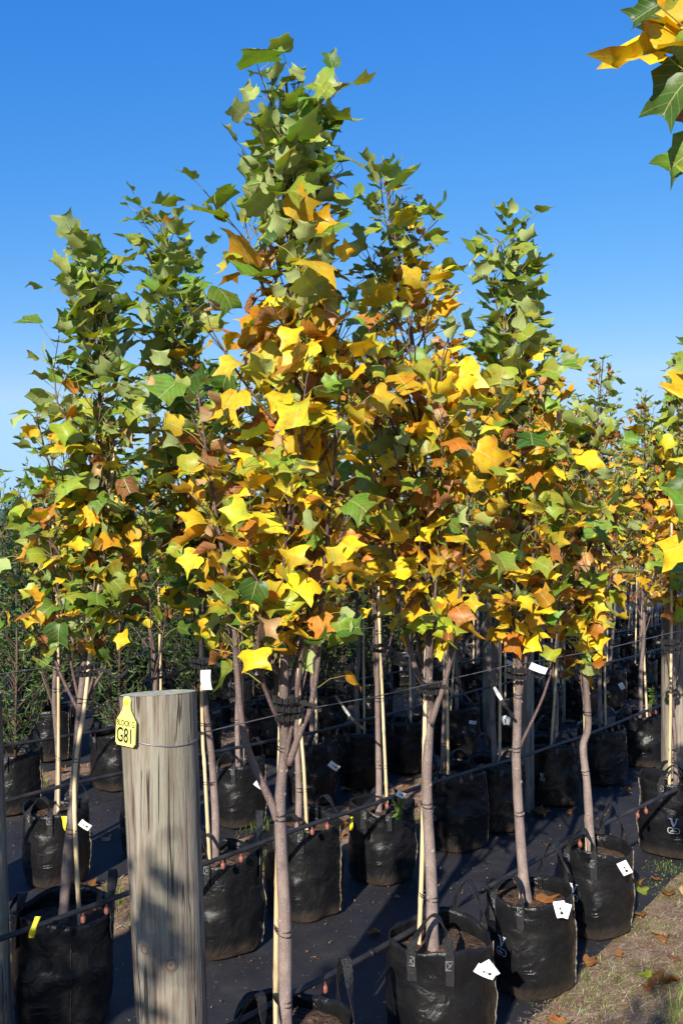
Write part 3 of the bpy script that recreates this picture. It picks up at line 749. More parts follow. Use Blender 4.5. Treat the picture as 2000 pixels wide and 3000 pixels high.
tb.add([tcen + tX * x + tY * y + tN * o for o in (.0016, -.0016) for x, y in out], [tuple(range(n)), tuple(range(2 * n - 1, n - 1, -1))] + [(i, n + i, n + (i + 1) % n, (i + 1) % n) for i in range(n)])
tb.build('tag_plate', M['tagyellow'], tagr, smooth=False)
def lettering(text, x, y, size, wscale, bold=0):
    cu = bpy.data.curves.new('lettering', 'FONT'); cu.body = text; cu.size = size; cu.extrude = .0002; cu.offset = bold; cu.align_x = 'CENTER'
    t_ = bpy.data.objects.new('lettering', cu); COL.objects.link(t_); bpy.context.view_layer.update()
    me = bpy.data.meshes.new_from_object(t_.evaluated_get(bpy.context.evaluated_depsgraph_get())); bpy.data.objects.remove(t_)
    me.materials.clear(); me.materials.append(M['dark']); o = bpy.data.objects.new('lettering', me); COL.objects.link(o); o.parent = tagr
    from mathutils import Matrix
    m = Matrix((tX, tY, tN)).transposed().to_4x4(); m.translation = tX * x + tY * y + tN * .0019
    o.matrix_local = m @ Matrix.Diagonal((wscale, 1, 1, 1)); return o
lettering('BLOCK G', 0, TH * .14, .0175, .80, .0003)
lettering('G81', -.001, -TH * .80, .044, .72, .0006)
nb = WMB(); pc = tcen + tY * (TH * 1.5)
nb.tube([pc + tN * .001, pc + tN * .004, pc + tN * .0055], [.006, .0058, .003], 10); nb.build('rivet', M['yellow'], tagr)

def other_post(d, px, h, r, label, seed, lean=0, hi=False):
    x, z = rowpx(d, px); b = Vector((x, z, 0)); o = empty('wooden_post', b, label, 'post', 'wooden posts at the rows')
    make_post(o, b, Vector((x + lean, z, h)), r, r * .97, seed, hi); return o
other_post(ROW[2], -18, 1.08, .058, 'dark wooden post cut off by the left edge of the photo', 5, -.035, True)
other_post(1.95, 1977, 1.15, .07, 'pale wooden post standing behind the bag with the white logo at right', 7, 0, True)
other_post(2.76, 1537, 1.15, .05, 'shaded wooden post right behind the fork of the third front trunk', 9)
other_post(ROW[3], 1426, 1.2, .034, 'sunlit grey wooden post in the third row behind the front trunks', 11)
other_post(ROW[3], 1642, 1.2, .036, 'grey wooden post with leaf shadows far back between two front trunks', 13)

# ------------------------------------------------------------------ planted trees
def wire_env(samples, trunkpx, Z):
    """samples: (row, left, right) in display pixels of the photograph -> half widths in metres about the leader"""
    S = [(EYE - (y * 1.27551 - HY) * Z / F, l * 1.27551, r * 1.27551) for y, l, r in samples]
    S.sort(); zt = [s[0] for s in S]
    lp = sorted([(P(px, py, Z).z, px) for px, py in trunkpx])
    def f(z):
        l = float(np.interp(z, zt, [s[1] for s in S])); r = float(np.interp(z, zt, [s[2] for s in S])); c = float(np.interp(z, [a for a, _ in lp], [b for _, b in lp]))
        L_, R_ = max(20, c - l) * Z / F, max(20, r - c) * Z / F
        return max(.015, L_ - .085), max(.015, R_ - .085), min(.17, max(.02, (L_ + R_) / 2 - .06))
    return f
def add_cane(pxs, Z, label, trunk=None, radii=None, ties=(.5, .8, 1.1), group='bamboo canes tied to the trees'):
    pts = [P(x, y, Z) if not isinstance(x, Vector) else x for x, y in pxs]
    return cane_world(pts, label, trunk, radii, ties, group)
def cane_world(pts, label, trunk, radii, ties, group='bamboo canes tied to the trees'):
    root = empty('bamboo_cane', pts[0], label, 'cane', group); pts = smoothpath(pts, 6) if len(pts) > 2 else [pts[0].lerp(pts[1], k / 12) for k in range(13)]
    L = pathlen(pts); fine = along(pts, .02); nodes = .0; rad = []; pp = []
    for p, d, t in fine:
        k = (t * L + .05) % .24; pp.append(p); rad.append((.0076 - .002 * t) * (1.16 if k < .02 else 1))
    mb = WMB(); mb.tube(pp, rad, 8); mb.build('stake', M['cane'], root)
    if trunk:
        for h in ties:
            i = min(range(len(trunk)), key=lambda k: abs(trunk[k].z - h)); j = min(range(len(pp)), key=lambda k: abs(pp[k].z - h))
            a, b = trunk[i], pp[j]; c = (a + b) / 2; d = (b - a); d.z = 0; hl = d.length / 2; dn = d.normalized() if hl > 1e-4 else Vector((1, 0, 0)); e = Vector((-dn.y, dn.x, 0))
            tm = WMB(); 
            for o in (0, .011):
                ring = []
                for q in range(19):
                    th = 2 * math.pi * q / 18; ex = hl + (radii[i] + .002 if math.cos(th) < 0 else .0085); ey = radii[i] * (.55 - .45 * math.cos(th)) + .0045
                    ring.append(Vector((c.x, c.y, h + o)) + dn * (ex * math.cos(th)) + e * (ey * math.sin(th)) + Vector((0, 0, .004 * math.cos(th + o * 99))))
                tm.tube(ring, .0016, 5, False)
            tm.build('wire_tie', M['tie'], root)
    return root
def cfg_(top, mid, bot, brown, size=1.0, ttop=.62, leftx=None):
    def g(h, t, p):
        b = top if h > ttop else (bot if h < .16 else mid + (top - mid) * max(0, (h - ttop + .16) / .16))
        if leftx is not None and p.x < leftx and h > .15: b = max(b, .62)
        return max(0, b - .16 + .30 * t)
    return dict(green=g, brown=brown, size=size, gap=top * 31 + mid * 57)

def planted(row, bagpx, trunkpx, rb, rt, forks, env, nbr, cfg, seed, tlabel, blabel, canepx, clabel, bag={}, dpx=0, crown_from=.375, ties=(.5, .8, 1.1)):
    bx, bz = rowpx(ROW[row], bagpx)
    broot = empty('grow_bag', (bx, bz, .012), blabel, 'grow bag', 'black grow bags standing in rows'); make_bag(broot, **bag)
    H = bag.get('H', .335) - bag.get('soil_drop', .045)
    rnd = random.Random(seed); Z = bz
    tr = []
    for i, (x, y) in enumerate(trunkpx):
        p = P(x, y, Z); tr.append(Vector((p.x, Z + (rnd.gauss(0, .012) if i > 1 else 0), p.z)))
    tr[0].z = H - .03
    troot = empty('tulip_tree', tr[0], tlabel, 'tree', 'young tulip trees growing in bags')
    fk = []
    for pts, r, dz in forks:
        q = [P(x, y, Z) for x, y in pts]; m = len(q)
        fk.append(([Vector((p.x, Z + dz * i / (m - 1), p.z)) for i, p in enumerate(q)], r))
    tp, rad = make_tree('tulip_tree', troot, tr, rb, rt, fk, wire_env(env, trunkpx, Z), nbr, cfg, seed, crown_from=crown_from)
    if canepx:
        cp = [P(x, y, Z + (.026 if row in (1, 'd') else -.022)) for x, y in canepx]; cp[0].z = H - .05
        cane_world(cp, clabel, tp, rad, ties)
    return bx, bz

# front row
planted(1, 858, [(835, 3010), (836, 2800), (833, 2620), (820, 2370), (832, 2200), (832, 2050), (838, 1800), (845, 1500), (862, 1200), (868, 900), (862, 700), (848, 450), (842, 310), (838, 235)],
        .0168, .003, [([(812, 2400), (795, 2350), (720, 2170), (695, 1950), (690, 1850), (660, 1650), (620, 1400), (585, 1150)], .0118, -.03),
                     ([(846, 2240), (880, 2140), (912, 2060), (935, 1900), (938, 1800), (960, 1550), (985, 1300), (1000, 1050)], .0098, -.06),
                     ([(822, 2110), (800, 2060), (765, 1960), (750, 1880), (745, 1700), (740, 1400)], .006, -.08)],
        [(75, 640, 672), (110, 600, 680), (160, 575, 692), (210, 600, 720), (280, 468, 728), (330, 475, 735), (400, 490, 738), (480, 465, 770), (560, 470, 805), (650, 450, 860), (750, 400, 885), (850, 350, 900), (950, 325, 900), (1100, 320, 900), (1250, 370, 880), (1400, 470, 810), (1500, 550, 750)],
        30, cfg_(1.05, .10, .42, .22, 1.12, .76, -.33), 11, 'tallest tulip tree, forked trunk right of the thick post, green top over gold leaves',
        'black grow bag at the bottom edge with only rim and handle showing', [(806, 3030), (811, 2640), (820, 2200), (826, 1900), (838, 1500)], 'bamboo cane tied left of the forked trunk beside the thick post',
        dict(R=.145, seed=3, handles=(-2.4, .35), tall=(.10, .125), flop=(-.03, .0)), ties=(.38, .56, .85, 1.02))
planted(1, 1287, [(1267, 2800), (1263, 2580), (1252, 2380), (1250, 2250), (1262, 2110), (1255, 1990), (1258, 1850), (1248, 1650), (1240, 1400), (1225, 1150), (1185, 850), (1150, 660), (1130, 490)],
        .0172, .003, [([(1262, 2120), (1280, 2060), (1305, 1980), (1335, 1840), (1345, 1700), (1365, 1500), (1380, 1250)], .0105, -.05),
                     ([(1255, 2000), (1225, 1980), (1180, 1820), (1150, 1620), (1120, 1350), (1090, 1050)], .0098, -.02)],
        [(325, 868, 892), (345, 838, 925), (400, 828, 945), (450, 830, 970), (500, 810, 1005), (560, 785, 1045), (650, 775, 1062), (750, 765, 1085), (900, 760, 1100), (1050, 770, 1110), (1200, 790, 1085), (1350, 845, 1050), (1450, 900, 1015)],
        23, cfg_(.95, .09, .36, .19, 1.08, .86), 22, 'tall golden tulip tree in the largest front bag, trunk forking in a narrow V',
        'largest black grow bag in the front row with two overlapping white labels', [(1224, 2850), (1236, 2514), (1243, 2157), (1250, 1700), (1240, 1400)], 'bamboo cane leaning left of the narrow V forked trunk',
        dict(R=.153, H=.345, seed=5, handles=(-1.85, .80), tall=(.085, .11), flop=(-.05, .0)), ties=(.46, .74, 1.08))
planted(1, 1550, [(1545, 2650), (1525, 2480), (1510, 2250), (1512, 2150), (1518, 2030), (1522, 1850), (1520, 1600), (1512, 1400), (1510, 1200), (1505, 1000), (1500, 820), (1500, 650)],
        .017, .003, [([(1518, 2200), (1530, 2165), (1590, 2030), (1620, 1900), (1632, 1750), (1640, 1550), (1650, 1300)], .0065, -.05),
                    ([(1518, 2020), (1545, 1960), (1560, 1880), (1570, 1700), (1575, 1500)], .005, .06)],
        [(460, 1158, 1195), (500, 1130, 1205), (530, 1085, 1215), (600, 1060, 1250), (680, 1060, 1275), (760, 1060, 1305), (850, 1055, 1332), (950, 1055, 1335), (1100, 1060, 1330), (1250, 1070, 1310), (1400, 1090, 1280), (1480, 1150, 1240)],
        21, cfg_(.98, .26, .22, .18, 1.0, .74), 33, 'tulip tree with pale green tip behind the narrow V forked one',
        'front row black grow bag holding a rusty leaf, its white label hanging at the right', [(1527, 2650), (1519, 2450), (1508, 2000), (1507, 1800), (1512, 1500)], 'bamboo cane partly hidden behind the slightly bent third front trunk',
        dict(R=.141, H=.33, seed=8, handles=(-2.35, .72), tall=(.06, .125), flop=(-.05, .0), logo=(-2.45, .16, .030)), ties=(.6, .82, 1.0))
planted('d', 1740, [(1735, 2530), (1728, 2450), (1714, 2280), (1708, 2190), (1722, 2130), (1715, 2010), (1708, 1930), (1703, 1800), (1700, 1650), (1710, 1500), (1730, 1350), (1745, 1180)],
        .0165, .003, [([(1714, 2050), (1700, 2010), (1695, 1930), (1690, 1800)], .005, -.04)],
        [(890, 1355, 1398), (930, 1320, 1425), (1020, 1290, 1460), (1200, 1280, 1460), (1350, 1290, 1420), (1450, 1310, 1390)],
        22, cfg_(.6, .18, .12, .24, .98, .8), 44, 'shortest front tulip tree, crooked pale trunk at the right beside the dirt path',
        'black grow bag at the dirt path edge with one bent white label', [(1720, 2510), (1715, 2310), (1712, 2100), (1704, 1800)], 'short bamboo cane left of the crooked pale trunk',
        dict(R=.135, H=.325, seed=12, handles=(-2.25, .75), tall=(.085, .135), flop=(-.01, .0), logo=(-2.45, .16, .030)), ties=(.62, .85))
planted('e', 1967, [(1975, 2360), (1978, 2200), (1970, 2000), (1975, 1800), (1985, 1600), (1995, 1400), (2010, 1200), (2020, 1000)],
        .010, .0025, [([(1972, 2100), (1960, 1950), (1945, 1800), (1930, 1600)], .0045, .03), ([(1975, 2050), (1990, 1900), (1995, 1750), (2010, 1500)], .0045, -.03)],
        [(780, 1560, 1610), (900, 1540, 1640), (1050, 1500, 1650), (1200, 1480, 1650), (1350, 1490, 1640)],
        14, cfg_(.5, .15, .15, .2, .9), 55, 'thin stemmed yellow tree at the right edge in front of the pale post',
        'black grow bag with clear white V logo facing the path at the right edge', [(1958, 2356), (1962, 2100), (1965, 1800), (1966, 1400)], 'pale bamboo cane in front of the post at the right edge',
        dict(R=.147, H=.36, seed=15, handles=(-1.86, 1.3), tall=(.085, .05), flop=(-.02, .0), logo=(-1.86, .150, .034), rot=.9, soil_drop=.07, seam=-3.3, patch=-1.86))
# second row
planted(2, 186, [(183, 2760), (200, 2500), (212, 2350), (225, 2200), (238, 2050), (250, 1900), (262, 1800), (268, 1650), (275, 1450), (290, 1250), (290, 1050), (275, 880), (252, 760), (243, 700)],
        .0155, .003, [([(236, 2070), (215, 1960), (190, 1800), (165, 1650), (135, 1450)], .0055, -.04), ([(246, 2070), (275, 2010), (310, 1950), (370, 1800), (400, 1700), (420, 1500)], .006, .03)],
        [(505, 178, 202), (540, 138, 216), (600, 130, 252), (690, 82, 282), (760, 70, 300), (850, 35, 325), (950, -40, 335), (1100, -60, 335), (1250, -20, 335), (1400, 55, 330), (1500, 125, 300)],
        25, cfg_(1.0, .58, .62, .2, 1.08, .66), 66, 'green leaved tulip tree at the left with its lower trunk in shadow',
        'large black grow bag in shade at the bottom left corner with looped handle', [(237, 2750), (219, 2310), (250, 2055), (278, 1800), (319, 1475), (341, 1300)], 'slanting bamboo cane crossing the shaded trunk at the left',
        dict(R=.158, H=.35, seed=18, handles=(-2.7, .15), tall=(.06, .11), flop=(-.03, .0), rot=.2, seam=-1.15, soil_drop=.05), ties=(.6, .83, 1.02, 1.32))
planted(2, 652, [(628, 2600), (632, 2400), (618, 2200), (600, 2050), (590, 1900), (585, 1700), (560, 1500), (530, 1200), (505, 900), (485, 740), (474, 665)],
        .0145, .003, [([(590, 1930), (570, 1830), (550, 1650), (500, 1450)], .005, .03), ([(595, 1990), (640, 1850), (655, 1650), (650, 1400)], .005, -.03)],
        [(475, 350, 390), (510, 328, 420), (560, 326, 480), (640, 330, 500), (720, 335, 530), (850, 315, 560), (1000, 295, 580), (1150, 295, 580), (1300, 335, 545), (1400, 380, 500)],
        24, cfg_(1.0, .42, .55, .22, 1.0, .7), 77, 'second green topped tree from the left, leaning left behind the thick post',
        'black grow bag half hidden behind the right side of the thick post', [(617, 2590), (600, 2250), (594, 2157), (587, 1800)], 'sunlit bamboo cane just right of the thick post',
        dict(R=.145, H=.36, seed=21, handles=(-2.2, 0.1), tall=(.1, .13), flop=(-.02, .0), seam=-.1), ties=(.62, .84, 1.05))
planted(2, 892, [(872, 2500), (876, 2330), (870, 2150), (872, 2000), (880, 1700), (885, 1400), (890, 1100), (890, 900)],
        .0135, .003, [([(872, 2070), (895, 1980), (920, 1850), (930, 1650)], .005, .03)],
        [(700, 678, 712), (800, 620, 770), (1000, 580, 810), (1200, 570, 810), (1400, 610, 770)], 16, cfg_(.3, .14, .35, .34, .95), 88,
        'golden tree behind the tallest one, its cane crossing its trunk', 'black grow bag directly right of the forked front trunk', [(901, 2489), (890, 2250), (878, 2086), (872, 1750)], 'bamboo cane crossing the trunk behind the forked front tree',
        dict(R=.148, H=.37, seed=24, handles=(-2.0, .9), tall=(.04, .06), flop=(-.03, .0), rot=.75, taper=.9, seam=-.35))
planted(2, 1118, [(1108, 2412), (1110, 2300), (1106, 2100), (1104, 1900), (1100, 1600), (1098, 1300), (1100, 1050), (1105, 830)],
        .0135, .003, [([(1104, 2050), (1095, 1950), (1092, 1800), (1075, 1550)], .0045, .03), ([(1106, 2000), (1130, 1920), (1150, 1830), (1160, 1600)], .0045, -.03)],
        [(640, 858, 880), (750, 800, 930), (900, 780, 965), (1100, 768, 965), (1300, 790, 930), (1400, 815, 900)], 16, cfg_(.3, .1, .2, .34, .92), 99,
        'golden brown tree between the two tallest trees with thin straight trunk', 'black grow bag with a green weed between the two front trunks', [(1136, 2397), (1122, 2100), (1110, 1800), (1106, 1600)], 'long straight bamboo cane between the two front trunks',
        dict(R=.140, H=.335, seed=27, handles=(-1.8, 1.4), tall=(.05, .05), flop=(-.05, .0), rot=.75, seam=-.25))
planted(2, 1330, [(1292, 2300), (1298, 2200), (1303, 2050), (1303, 1850), (1308, 1600), (1310, 1300), (1312, 1100), (1310, 920)],
        .012, .003, [], [(720, 1015, 1045), (850, 960, 1100), (1000, 940, 1115), (1200, 945, 1115), (1380, 980, 1080)], 15, cfg_(.35, .12, .12, .3, .9), 110,
        'golden tree behind the narrow V fork, its cane right of its trunk', 'black grow bag glossy down its left side behind the narrow V forked trunk', [(1312, 2290), (1310, 2050), (1307, 1826)], 'bamboo cane right of the trunk behind the narrow V fork',
        dict(R=.150, H=.375, seed=30, handles=(-2.6, 1.2), tall=(.07, .05), flop=(-.03, .0), logo=(-2.45, .17, .032)))

# ------------------------------------------------------------------ trees further back: prototypes, then copies
def proto_tree(seed, H, lean, cfg, loc, label, nbr=14):
    rnd = random.Random(seed); x, y = loc; tr = [Vector((x, y, .27))]
    for k in range(1, 8): tr.append(Vector((x + lean * k / 7 + rnd.gauss(0, .014), y + rnd.gauss(0, .014), .27 + (H - .27) * k / 7)))
    root = empty('tulip_tree', tr[0], label, 'tree', 'young tulip trees in the rows further back')
    fk = []
    for s in (-1, 1):
        z = rnd.uniform(.75, 1.05); a = rnd.uniform(0, 6.28); dx, dy = math.cos(a) * s, math.sin(a) * s
        fk.append(([Vector((x + lean * .3, y, z)), Vector((x + dx * .07, y + dy * .07, z + .22)), Vector((x + dx * .13, y + dy * .13, z + .55)), Vector((x + dx * .17, y + dy * .17, z + .85))], .0055))
    def env(z):
        t = (z - .27) / (H - .27); w = float(np.interp(t, [.35, .5, .7, .88, 1], [.16, .27, .27, .14, .02])); return w, w, w
    tp, rad = make_tree('tulip_tree', root, tr, .0145, .003, fk, env, nbr, cfg, seed, 'lo', .029)
    ph = rnd.uniform(0, 6.28); cp = [Vector((x + .03 * math.cos(ph), y - .03, .27)), Vector((x + .02, y - .02, 1.1)), Vector((x + lean * .6 + .01, y - .02, 1.75))]
    cr = cane_world(cp, label, tp, rad, (.55, .85, 1.1), 'bamboo canes in the rows further back')
    return root, cr
P3 = lambda px: rowpx(ROW[3], px)
ORD = ['first', 'second', 'third', 'fourth', 'fifth', 'sixth', 'seventh', 'eighth', 'ninth', 'tenth', 'eleventh', 'twelfth', 'thirteenth', 'fourteenth', 'fifteenth', 'sixteenth']
spots = []                                             # (row, px, tone, scale)
for px, tone, sc in ((-140, 'g', .9), (166, 'g', .84), (451, 'g', .93), (700, 'y', .95), (912, 'y', .95), (1052, 'y', .95), (1190, 'o', .93)): spots.append((3, px, tone, sc))
def series(row, px0, px1, step, tones, seed):
    x, z = rowpx(ROW[row], px0); s = x * EX + z * EY; r = random.Random(seed)
    while True:
        X, Y = ds(ROW[row], s); px = CX + F * X / Y
        if px > px1: break
        spots.append((row, px, r.choice(tones), r.uniform(.98, 1.12))); s += step * r.uniform(.92, 1.1)
series(2, 1452, 2090, .57, 'yyo', 1); series(3, 1335, 2090, .58, 'yyyog', 2); series(4, 1290, 2080, .60, 'yog', 3); series(5, 1500, 2080, .7, 'yog', 4)
off = [(1, -1.93, .14, 'g', 1.06), (1, -1.48, -.95, 'g', 1.0), (1, -.75, -1.82, 'y', 1.16), (1, -2.27, -.80, 'g', 1.06)]  # unseen trees added for their shadows; one imitates the shadow of a head
TONES = {'y': [(301, 2.5, .03, cfg_(.5, .12, .15, .25), 'y'), (302, 2.45, -.05, cfg_(.6, .18, .2, .22), 'y')], 'o': [(303, 2.4, .06, cfg_(.2, .05, .05, .42), 'o')], 'g': [(304, 2.5, -.04, cfg_(.95, .6, .6, .2), 'g')]}
PROT = {}; PBAG = {}; PCOUNT = {}
TXT = {'y': 'yellow leaved tulip tree', 'o': 'orange brown tulip tree', 'g': 'greener tulip tree'}
def bag_proto(k, loc):
    root = empty('grow_bag', (loc[0], loc[1], .012), 'x', 'grow bag', 'black grow bags in the rows further back')
    make_bag(root, R=.138 + .008 * (k % 3), H=.33 + .015 * (k % 2), seed=40 + k, handles=((-2.1, .9), (-1.2, 1.9), (-2.6, .2))[k % 3], tall=(.07, .1), flop=(-.02, 0), rot=.5 + k, seam=-.3, logo=(-2.1, .16, .02) if k == 1 else None, nth=44, nz=18)
    return root
rnd = random.Random(77); rowcount = {}
def put_tree(X, Y, tone, sc, tl, bl, cl, bagk=None):
    ix = PCOUNT.get(tone, 0); PCOUNT[tone] = ix + 1; opts = TONES[tone]; key = (tone, ix % len(opts))
    if key not in PROT:
        seed, H, lean, cfg, _ = opts[ix % len(opts)]
        PROT[key] = proto_tree(seed, H, lean, cfg, (X, Y), tl); tr, cr = PROT[key]
    else:
        a, b = PROT[key]; tr = copy_tree(a); cr = copy_tree(b); rz = rnd.uniform(0, 6.28)
        d = b.location - a.location; d0 = a['base'] if 'base' in a else None
        tr.location = (X, Y, .27); tr.rotation_euler = (0, 0, rz); 
        dd = Vector((PROTD[key][0], PROTD[key][1], 0)); dd.rotate(tr.rotation_euler)
        cr.location = (X + dd.x, Y + dd.y, .27); cr.rotation_euler = (0, 0, rz)
    if key not in PROTD: PROTD[key] = (cr.location.x - tr.location.x, cr.location.y - tr.location.y)
    tr.scale = (1, 1, sc); tr['label'] = tl; cr['label'] = cl
    k = rnd.randrange(3) if bagk is None else bagk
    if k not in PBAG: PBAG[k] = br = bag_proto(k, (X, Y))
    else: br = copy_tree(PBAG[k]); br.location = (X, Y, .012); br.rotation_euler = (0, 0, rnd.uniform(-.4, .4))
    br['label'] = bl
    return tr, cr, br
PROTD = {}
RN = {2: 'second', 3: 'third', 4: 'fourth', 5: 'fifth'}
cnt = {2: 5, 3: 0, 4: 0, 5: 0}
for (row, px, tone, sc) in sorted(spots, key=lambda s: (s[0], s[1])):
    X, Y = rowpx(ROW[row], px); i = cnt[row]; cnt[row] += 1
    n = ORD[min(i, 15)]
    put_tree(X, Y, tone, sc, f'{TXT[tone]}, {n} from the left among trees in the {RN[row]} row', f'black grow bag, {n} from the left among tree bags in the {RN[row]} row', f'bamboo cane of the {n} tree from the left in the {RN[row]} row', 1 if (row, i) in ((3, 4), (2, 5)) else None)
for q, (_, X, Y, tone, sc) in enumerate(off):
    put_tree(X, Y, tone, sc, 'unseen tulip tree added to cast shade into the frame', 'black grow bag under an unseen tree added for its shade', 'bamboo cane of an unseen tree added for its shade')

# tree just outside the right edge whose leaves reach into the frame
ZN = 1.95
nroot = empty('tulip_tree', P(2190, 2530 + 1200, ZN) * 1.0, 'nearest tulip tree, only big leaves reach in from the right edge', 'tree', 'young tulip trees growing in bags')
nt_ = [Vector((P(2190, 0, ZN).x, ZN, z)) for z in (.28, .8, 1.3, 1.8, 2.3, 2.75)]
nroot.location = nt_[0]
tm = WMB(); tm.tube(smoothpath(nt_, 4), [.017 - .013 * i / 20 for i in range(21)], 9, cols=[bark_col(.014)] * 21); tm.build('trunk', M['bark'], nroot)
nl = Leaves('hi'); rn = random.Random(5)
MAN = [((1985, 165), (1800, 95), 'yellow', .95), ((1925, 15), (1822, 75), 'deep', 1.0), ((2010, 85), (1870, 55), 'gold', 1.1), ((1945, 160), (1828, 182), 'yellow', .9), ((2040, 95), (1925, 155), 'olive', .8), ((1900, 25), (1945, 60), 'olive', .6), ((2060, 40), (1950, 20), 'gold', 1.2), ((2080, 120), (1960, 185), 'gold', .9), ((1990, -40), (1880, -20), 'olive', 1),
       ((1960, 60), (1850, 20), 'deep', 1.1), ((2010, 140), (1905, 110), 'gold', 1.3), ((2030, 60), (1900, 90), 'olive', 1.2), ((2060, 170), (1985, 130), 'gold', 1.2), ((1975, 175), (1885, 150), 'olive', .8), ((2060, -30), (1960, -20), 'deep', 1.1),
       ((2030, 215), (1888, 345), 'deep', 1.0), ((2045, 300), (1972, 362), 'rust', .9), ((2050, 440), (1918, 478), 'green', 1.05), ((2060, 520), (1985, 520), 'olive', .8),
       ((2040, 1400), (1962, 1445), 'deep', .9), ((2060, 1585), (1915, 1612), 'yellow', 1.0), ((2060, 1665), (1920, 1695), 'green', 1.0), ((2040, 1755), (1965, 1780), 'gold', .7),
       ((2040, 1000), (1988, 1012), 'deep', .8), ((2050, 1050), (1982, 1085), 'olive', .9), ((2040, 1120), (1976, 1172), 'yellow', .9), ((2050, 1480), (1950, 1475), 'green', .9)]
for (b, t, kind, s) in MAN:
    zz = ZN + rn.uniform(-.10, .12); pb = P(*b, zz); pt = P(*t, zz + rn.uniform(-.05, .05))
    st = Vector((nt_[0].x, ZN, pb.z - .10)); nl.stalk(st, pb, .0016, (.40, .36, .10))
    nl.leaf(pb, pt - pb, Vector((rn.uniform(-.4, .4), -.75, rn.uniform(.25, .9))) * (1 if kind not in ('green',) else 1), (pt - pb).length * (1.1 if kind in ('yellow', 'gold') else .95), kind, rn, .35 if kind == 'rust' else 0)
cfgN = cfg_(.7, .4, .5, .2, 1.1)
for k in range(14):
    z = 1.0 + k * .12; a = Vector((nt_[0].x, ZN, z)); d = rn.uniform(-.9, .9); e = a + Vector((.17 * math.cos(d), .20 * math.sin(d), .30)); 
    bb = WMB(); bb.tube([a, a.lerp(e, .5) + Vector((.03, 0, -.02)), e], [.005, .004, .002], 6, cols=[bark_col(.005)] * 3); bb.build('branch', M['bark'], nroot)
    foliage(nl, [a.lerp(e, .4), e], rn, cfgN, lambda z: max(0, min(1, (z - 1) / 1.7)), .05)
nl.build('crown', nroot)
nbag = empty('grow_bag', (nt_[0].x, ZN, .012), 'black grow bag of the nearest tree beyond the right edge', 'grow bag', 'black grow bags standing in rows'); make_bag(nbag, seed=61)

# ------------------------------------------------------------------ fine leaved shrubs in bags behind the trees
def shrub_proto(k, X, Y, label):
    r = random.Random(500 + k); root = empty('shrub', (X, Y, .30), label, 'shrub', 'fine leaved shrubs in bags behind the tulip trees')
    H = (1.05, 1.25, 1.15)[k]; sb = MB()
    pal = [[(.035, .075, .016), (.06, .115, .022), (.025, .05, .014)], [(.06, .12, .025), (.10, .17, .035), (.04, .08, .02)], [(.03, .06, .02), (.05, .085, .03), (.022, .045, .016)]][k]
    fb = MB()
    for q in range((46, 40, 52)[k]):
        a = r.uniform(0, 6.28); b = r.uniform(.05, .5); z0 = r.uniform(.02, H * .55)
        p = Vector((0, 0, z0)); e = p + Vector((math.cos(a) * .24 * r.uniform(.5, 1.15), math.sin(a) * .24 * r.uniform(.5, 1.15), r.uniform(.25, .52)))
        if e.z > H: e.z = H - r.random() * .08
        pts = [p, p.lerp(e, .5) + Vector((math.cos(a) * .05, math.sin(a) * .05, 0)), e]
        sb.tube(pts, [.004, .003, .0015], 3, False, (.09, .06, .04, 1))
        for w in range(34):
            t = r.uniform(.12, 1.0); c = (p.lerp(pts[1], t * 2) if t < .5 else pts[1].lerp(e, t * 2 - 1))
            d = Vector((r.gauss(0, 1), r.gauss(0, 1), r.gauss(.25, .7))).normalized(); l = r.uniform(.03, .075) if k == 1 else r.uniform(.022, .05); wd_ = .0045 if k == 1 else .0075
            s = d.orthogonal().normalized(); s.rotate(__import__('mathutils').Quaternion(d, r.uniform(0, 6.28)))
            m = c + d * l * .5 + Vector((0, 0, -.004)); col = r.choice(pal); j = r.uniform(.7, 1.35)
            fb.add([c, m + s * wd_, c + d * l, m - s * wd_], [(0, 1, 2, 3)], (col[0] * j, col[1] * j, col[2] * j, 1))
    sb.tube([Vector((0, 0, -.03)), Vector((.01, 0, H * .5)), Vector((0, .01, H * .9))], [.009, .006, .002], 5, True, (.10, .07, .05, 1))
    sb.build('stem', M.setdefault('stem', attr_material('shrub_stem', .8, .2)), root); fb.build('foliage', M['needle'], root, smooth=False)
    return root
SH = {}; rs = random.Random(900); bagc = [0]
def put_shrub(row, X, Y, i):
    k = 1 if (row == 4 and i < 2) else rs.randrange(3)
    sl = f'fine leaved dark green shrub in shrub row {row - 3} behind the tulip trees'
    if row == 4: sl = ('light green willow leaved shrub standing behind the leftmost tree bags' if i < 2 else 'fine leaved shrub in the front shrub row behind the thick post and centre trunks')
    if k not in SH: SH[k] = o = shrub_proto(k, X, Y, sl)
    else: o = copy_tree(SH[k]); o.location = (X, Y, .30); o.rotation_euler = (0, 0, rs.uniform(0, 6.28))
    s = rs.uniform(.85, 1.15); wx = 1.7 if row > 9 else 1.12; o.scale = (s * wx, s * wx, s * (1.75 if row > 9 else 1.15 if row > 4 else 1.0)); o['label'] = sl
    kb = rs.randrange(3)
    br = copy_tree(PBAG[kb]); br.location = (X, Y, .012); br.rotation_euler = (0, 0, rs.uniform(-.4, .4)); br['group'] = 'black grow bags under the shrubs'
    br['label'] = 'black grow bag holding a fine leaved shrub in the shaded rows at the back'
for row, p0, p1, stp in ((4, 60, 1230, .62), (5, -60, 1460, .56), (6, -60, 1600, .55), (7, -60, 1700, .55), (8, -60, 1850, .55), (9, -60, 1950, .6), (10, -200, 1500, .8), (11, -200, 1200, .9)):
    x, z = rowpx(ROW[row], p0); s = x * EX + z * EY; i = 0
    while True:
        X, Y = ds(ROW[row] + rs.uniform(-.06, .06), s)
        if CX + F * X / Y > p1: break
        put_shrub(row, X, Y, i); i += 1; s += stp * rs.uniform(.85, 1.15)

